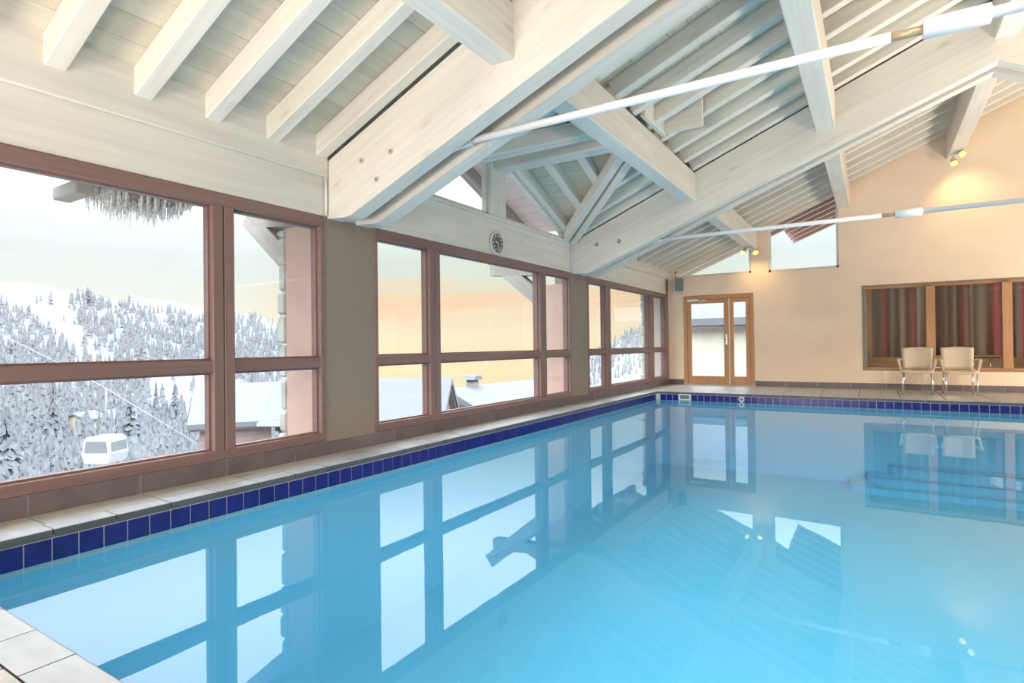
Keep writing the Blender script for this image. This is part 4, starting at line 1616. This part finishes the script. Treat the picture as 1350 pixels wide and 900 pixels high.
def conifer(base, h, w, label, seed, tiers=9, group=None):
    rn = random.Random(seed)
    t = tag(empty('conifer', base), label, 'tree', group)
    p = Vector(base)
    MB().tube([p, p + Vector((0, 0, h * 0.95))], [h * 0.022, h * 0.004], 7).build('trunk', BARK, t)
    nb, sb_ = MB(), MB()
    for k in range(tiers):
        s_ = k / (tiers - 1)
        zb_ = h * (0.08 + 0.84 * s_)
        r = w * (1 - s_) ** 0.85 + 0.12
        nbr = int(9 - 4 * s_)
        for q in range(nbr):
            a = 2 * PI * (q + rn.random() * 0.7) / nbr
            L = r * rn.uniform(0.75, 1.15)
            c, s2 = math.cos(a), math.sin(a)
            z0 = p.z + zb_ + rn.uniform(-0.03, 0.03) * h
            wd = L * 0.32
            top_ = Vector((p.x, p.y, z0 + 0.07 * h))
            tip = Vector((p.x + c * L, p.y + s2 * L, z0 - 0.05 * h))
            l_ = Vector((p.x + c * L * 0.55 - s2 * wd, p.y + s2 * L * 0.55 + c * wd, z0 - 0.02 * h))
            r_ = Vector((p.x + c * L * 0.55 + s2 * wd, p.y + s2 * L * 0.55 - c * wd, z0 - 0.02 * h))
            m_ = Vector((p.x + c * L * 0.5, p.y + s2 * L * 0.5, z0 + 0.035 * h))
            nb.add([top_, l_, tip, r_, m_], [(0, 1, 4), (1, 2, 4), (2, 3, 4), (3, 0, 4), (0, 3, 2, 1)])
            if rn.random() < 0.6:
                up = Vector((0, 0, 0.014 * h))
                i_ = 0.62
                sb_.add([m_ + up * 2, m_ + (l_ - m_) * i_ + up, m_ + (tip - m_) * 0.85 + up, m_ + (r_ - m_) * i_ + up, m_ - up * 0.2], [(0, 1, 2), (0, 2, 3), (4, 2, 1), (4, 3, 2), (0, 3, 4, 1)])
    nb.build('foliage', CONIFER, t, kind='stuff')
    sb_.build('branch_snow', SNOW, t, kind='stuff')
    return t


def tree_at(px, ytop, ybot, d, ratio, label, seed, group=None):
    d = ground_dist(px, min(ybot, 625)) if d else d
    a, b = ray_point(px, ytop, d), ray_point(px, ybot, d)
    h = (a - b).length
    return conifer((b.x, b.y, b.z), h, h * ratio, label, seed, group=group)


tree_at(8, 535, 660, 24, 0.30, 'big snow-laden conifer at the lower left corner of the nearest window', 1)
tree_at(172, 515, 582, 58, 0.26, 'dark snow-flecked conifer right of the white gondola cabin', 2)
tree_at(70, 500, 585, 70, 0.16, 'tall thin conifer left of the pale chalet in the valley', 3)
tree_at(206, 500, 548, 95, 0.14, 'slim grey conifer alone on the white slope, left one of two', 4)
tree_at(231, 498, 552, 95, 0.17, 'slim grey conifer alone on the white slope, right one of two', 5)
tree_at(255, 530, 578, 70, 0.3, 'bushy conifer low on the slope beside the first wide mullion', 6)
tree_at(332, 488, 528, 75, 0.16, 'conifer seen through the small pane above the snowy chalet roof valley', 7)
tree_at(116, 376, 402, 330, 0.2, 'lone conifer standing up on the crest of the far hillside', 8)

# ------------------------------------------------------------------ cable car
cp = [ray_point(-90, 394, 64), ray_point(0, 440, 60), ray_point(80, 480, 55), ray_point(140, 512, 50), ray_point(260, 585, 42)]
co = MB().tube(cp, 0.03, 6).build('lift_cable', CABLE_MAT)
tag(co, 'pale lift cable slanting down across the hillside at the left edge', 'cable')
gc = ray_point(139, 592, 50)
gt = tag(empty('gondola_cabin', gc), 'white cable-car cabin with grey windows hanging above the snowy valley', 'gondola')
GM = Matrix.Translation(gc) @ Matrix.Rotation(0.5, 4, 'Z')


def gm(b):
    b.v = [GM @ v for v in b.v]
    return b


sh = [(-1.05, -0.2), (-0.85, -0.85), (0.85, -0.85), (1.05, -0.2), (0.9, 0.75), (0.6, 0.95), (-0.6, 0.95), (-0.9, 0.75)]
gm(MB().prism(sh, -0.85, 0.85, 'Y')).build('shell', GONDOLA_PAINT, gt, GM)
gm(MB().prism([(-0.82, -0.1), (0.82, -0.1), (0.72, 0.68), (-0.72, 0.68)], -0.88, -0.84, 'Y')).build('front_window', DARK_GLASS, gt, GM)
gm(MB().prism([(-0.75, -0.1), (0.75, -0.1), (0.7, 0.62), (-0.7, 0.62)], 1.0, 1.03, 'X')).build('side_window', DARK_GLASS, gt, GM)
ht = (ray_point(140, 512, 50) - gc)
MB().tube([gc + Vector((0, 0, 0.9)), gc + ht], 0.05, 6).build('hanger_arm', CABLE_MAT, gt)


# ------------------------------------------------------------------ chalets
def chalet(name, ctr, rot, L, W, hw, hr, over, wallm, label, snow=0.35, chim=None):
    """gabled house: ridge along local x"""
    M = Matrix.Translation(ctr) @ Matrix.Rotation(rot, 4, 'Z')
    t = tag(empty(name, ctr), label, 'chalet')

    def tr_(b):
        b.v = [M @ v for v in b.v]
        return b
    tr_(MB().prism([(-W / 2, -4), (W / 2, -4), (W / 2, hw), (0, hw + hr), (-W / 2, hw)], -L / 2, L / 2, 'X')).build('wall', wallm, t, M)
    sl_ = hr / (W / 2)
    for s_ in (-1, 1):
        x1 = s_ * (W / 2 + over)
        z1 = hw - over * sl_
        tr_(MB().prism([(0, hw + hr + 0.02), (x1, z1 + 0.02), (x1, z1 + 0.16), (0, hw + hr + 0.16)], -L / 2 - over, L / 2 + over, 'X')).build('roof_slope', CHALET_RED, t, M)
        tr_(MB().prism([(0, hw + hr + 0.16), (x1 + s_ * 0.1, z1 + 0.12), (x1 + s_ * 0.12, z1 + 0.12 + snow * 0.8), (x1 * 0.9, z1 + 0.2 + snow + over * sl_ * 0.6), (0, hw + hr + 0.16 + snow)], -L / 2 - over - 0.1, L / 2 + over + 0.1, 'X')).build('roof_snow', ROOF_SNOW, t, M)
    if chim:
        cx, cy, cw, ctop = chim
        c = tr_(MB().box(cx - cw / 2, cx + cw / 2, cy - cw / 2, cy + cw / 2, hw, hw + hr + ctop)).build('chimney', GREY_WOOD, t, M)
        tr_(MB().box(cx - cw * 0.45, cx + cw * 0.45, cy - cw * 0.45, cy + cw * 0.45, hw + hr + ctop, hw + hr + ctop + cw * 0.25)).build('chimney_opening', DARK_STEEL, c, M)
        b = MB().prism([(cx - cw * 0.85, hw + hr + ctop + cw * 0.25), (cx + cw * 0.85, hw + hr + ctop + cw * 0.25), (cx + cw * 0.5, hw + hr + ctop + cw * 0.7), (cx - cw * 0.5, hw + hr + ctop + cw * 0.7)], cy - cw * 0.8, cy + cw * 0.8, 'Y')
        tr_(b).build('chimney_cap', ROOF_SNOW, c, M)
    return t


# neighbour seen in the small pane of the first window
c0 = ray_point(314, 540, 33)
n1 = chalet('chalet', (c0.x, c0.y, -3.35), math.radians(56), 3.0, 6.4, 0.75, 1.35, 0.35, CHALET_RED, 'snow-roofed brown chalet behind the small lower pane nearest the camera', 0.3)
lo = [ray_point(a_, b_, d_) for a_, b_, d_ in ((338, 562, 29), (420, 562, 29), (420, 562, 34), (338, 562, 34))]
hi = [ray_point(a_, b_, d_) for a_, b_, d_ in ((341, 524, 32.2), (373, 497, 32.6), (400, 497, 33.5), (345, 526, 33.6))]
MB().hull8(lo, hi).build('cross_gable_snow', ROOF_SNOW, n1)
# the two roofs at the foot of the middle window
chalet('chalet', (-17.96, 21.66, -3.05), math.radians(27.3), 7.4, 4.3, 0.15, 1.80, 0.3, CHALET_WALL, 'broad snow-covered roof with a grey gable low in the left pane of the middle window', 0.3)
chalet('chalet', (-16.5, 31.7, -4.2), math.radians(90), 11, 9.0, 0.3, 1.95, 0.4, CHALET_WALL, 'long snow roof with a small chimney low in the middle window', 0.35, chim=(-3.4, 0.0, 0.55, 0.75))
chalet('chalet', (-25.0, 52.3, -5.0), math.radians(75), 4, 4.4, 1.0, 1.0, 0.4, CHALET_RED, 'distant brown gabled hut at the lower right of the middle window')
v_ = ray_point(110, 566, ground_dist(110, 566))
chalet('chalet', (v_.x, v_.y, v_.z - 0.3), math.radians(125), 6.0, 5.0, 2.6, 1.3, 0.5, CHALET_CREAM, 'pale yellowish chalet down in the valley above the cable-car cabin')
# pale building beyond the door
chalet('chalet', (3.5, 27.5, -0.6), math.radians(0), 13, 7, 2.4, 1.8, 0.5, CHALET_CREAM, 'cream chalet with a snowy roof beyond the glazed door')
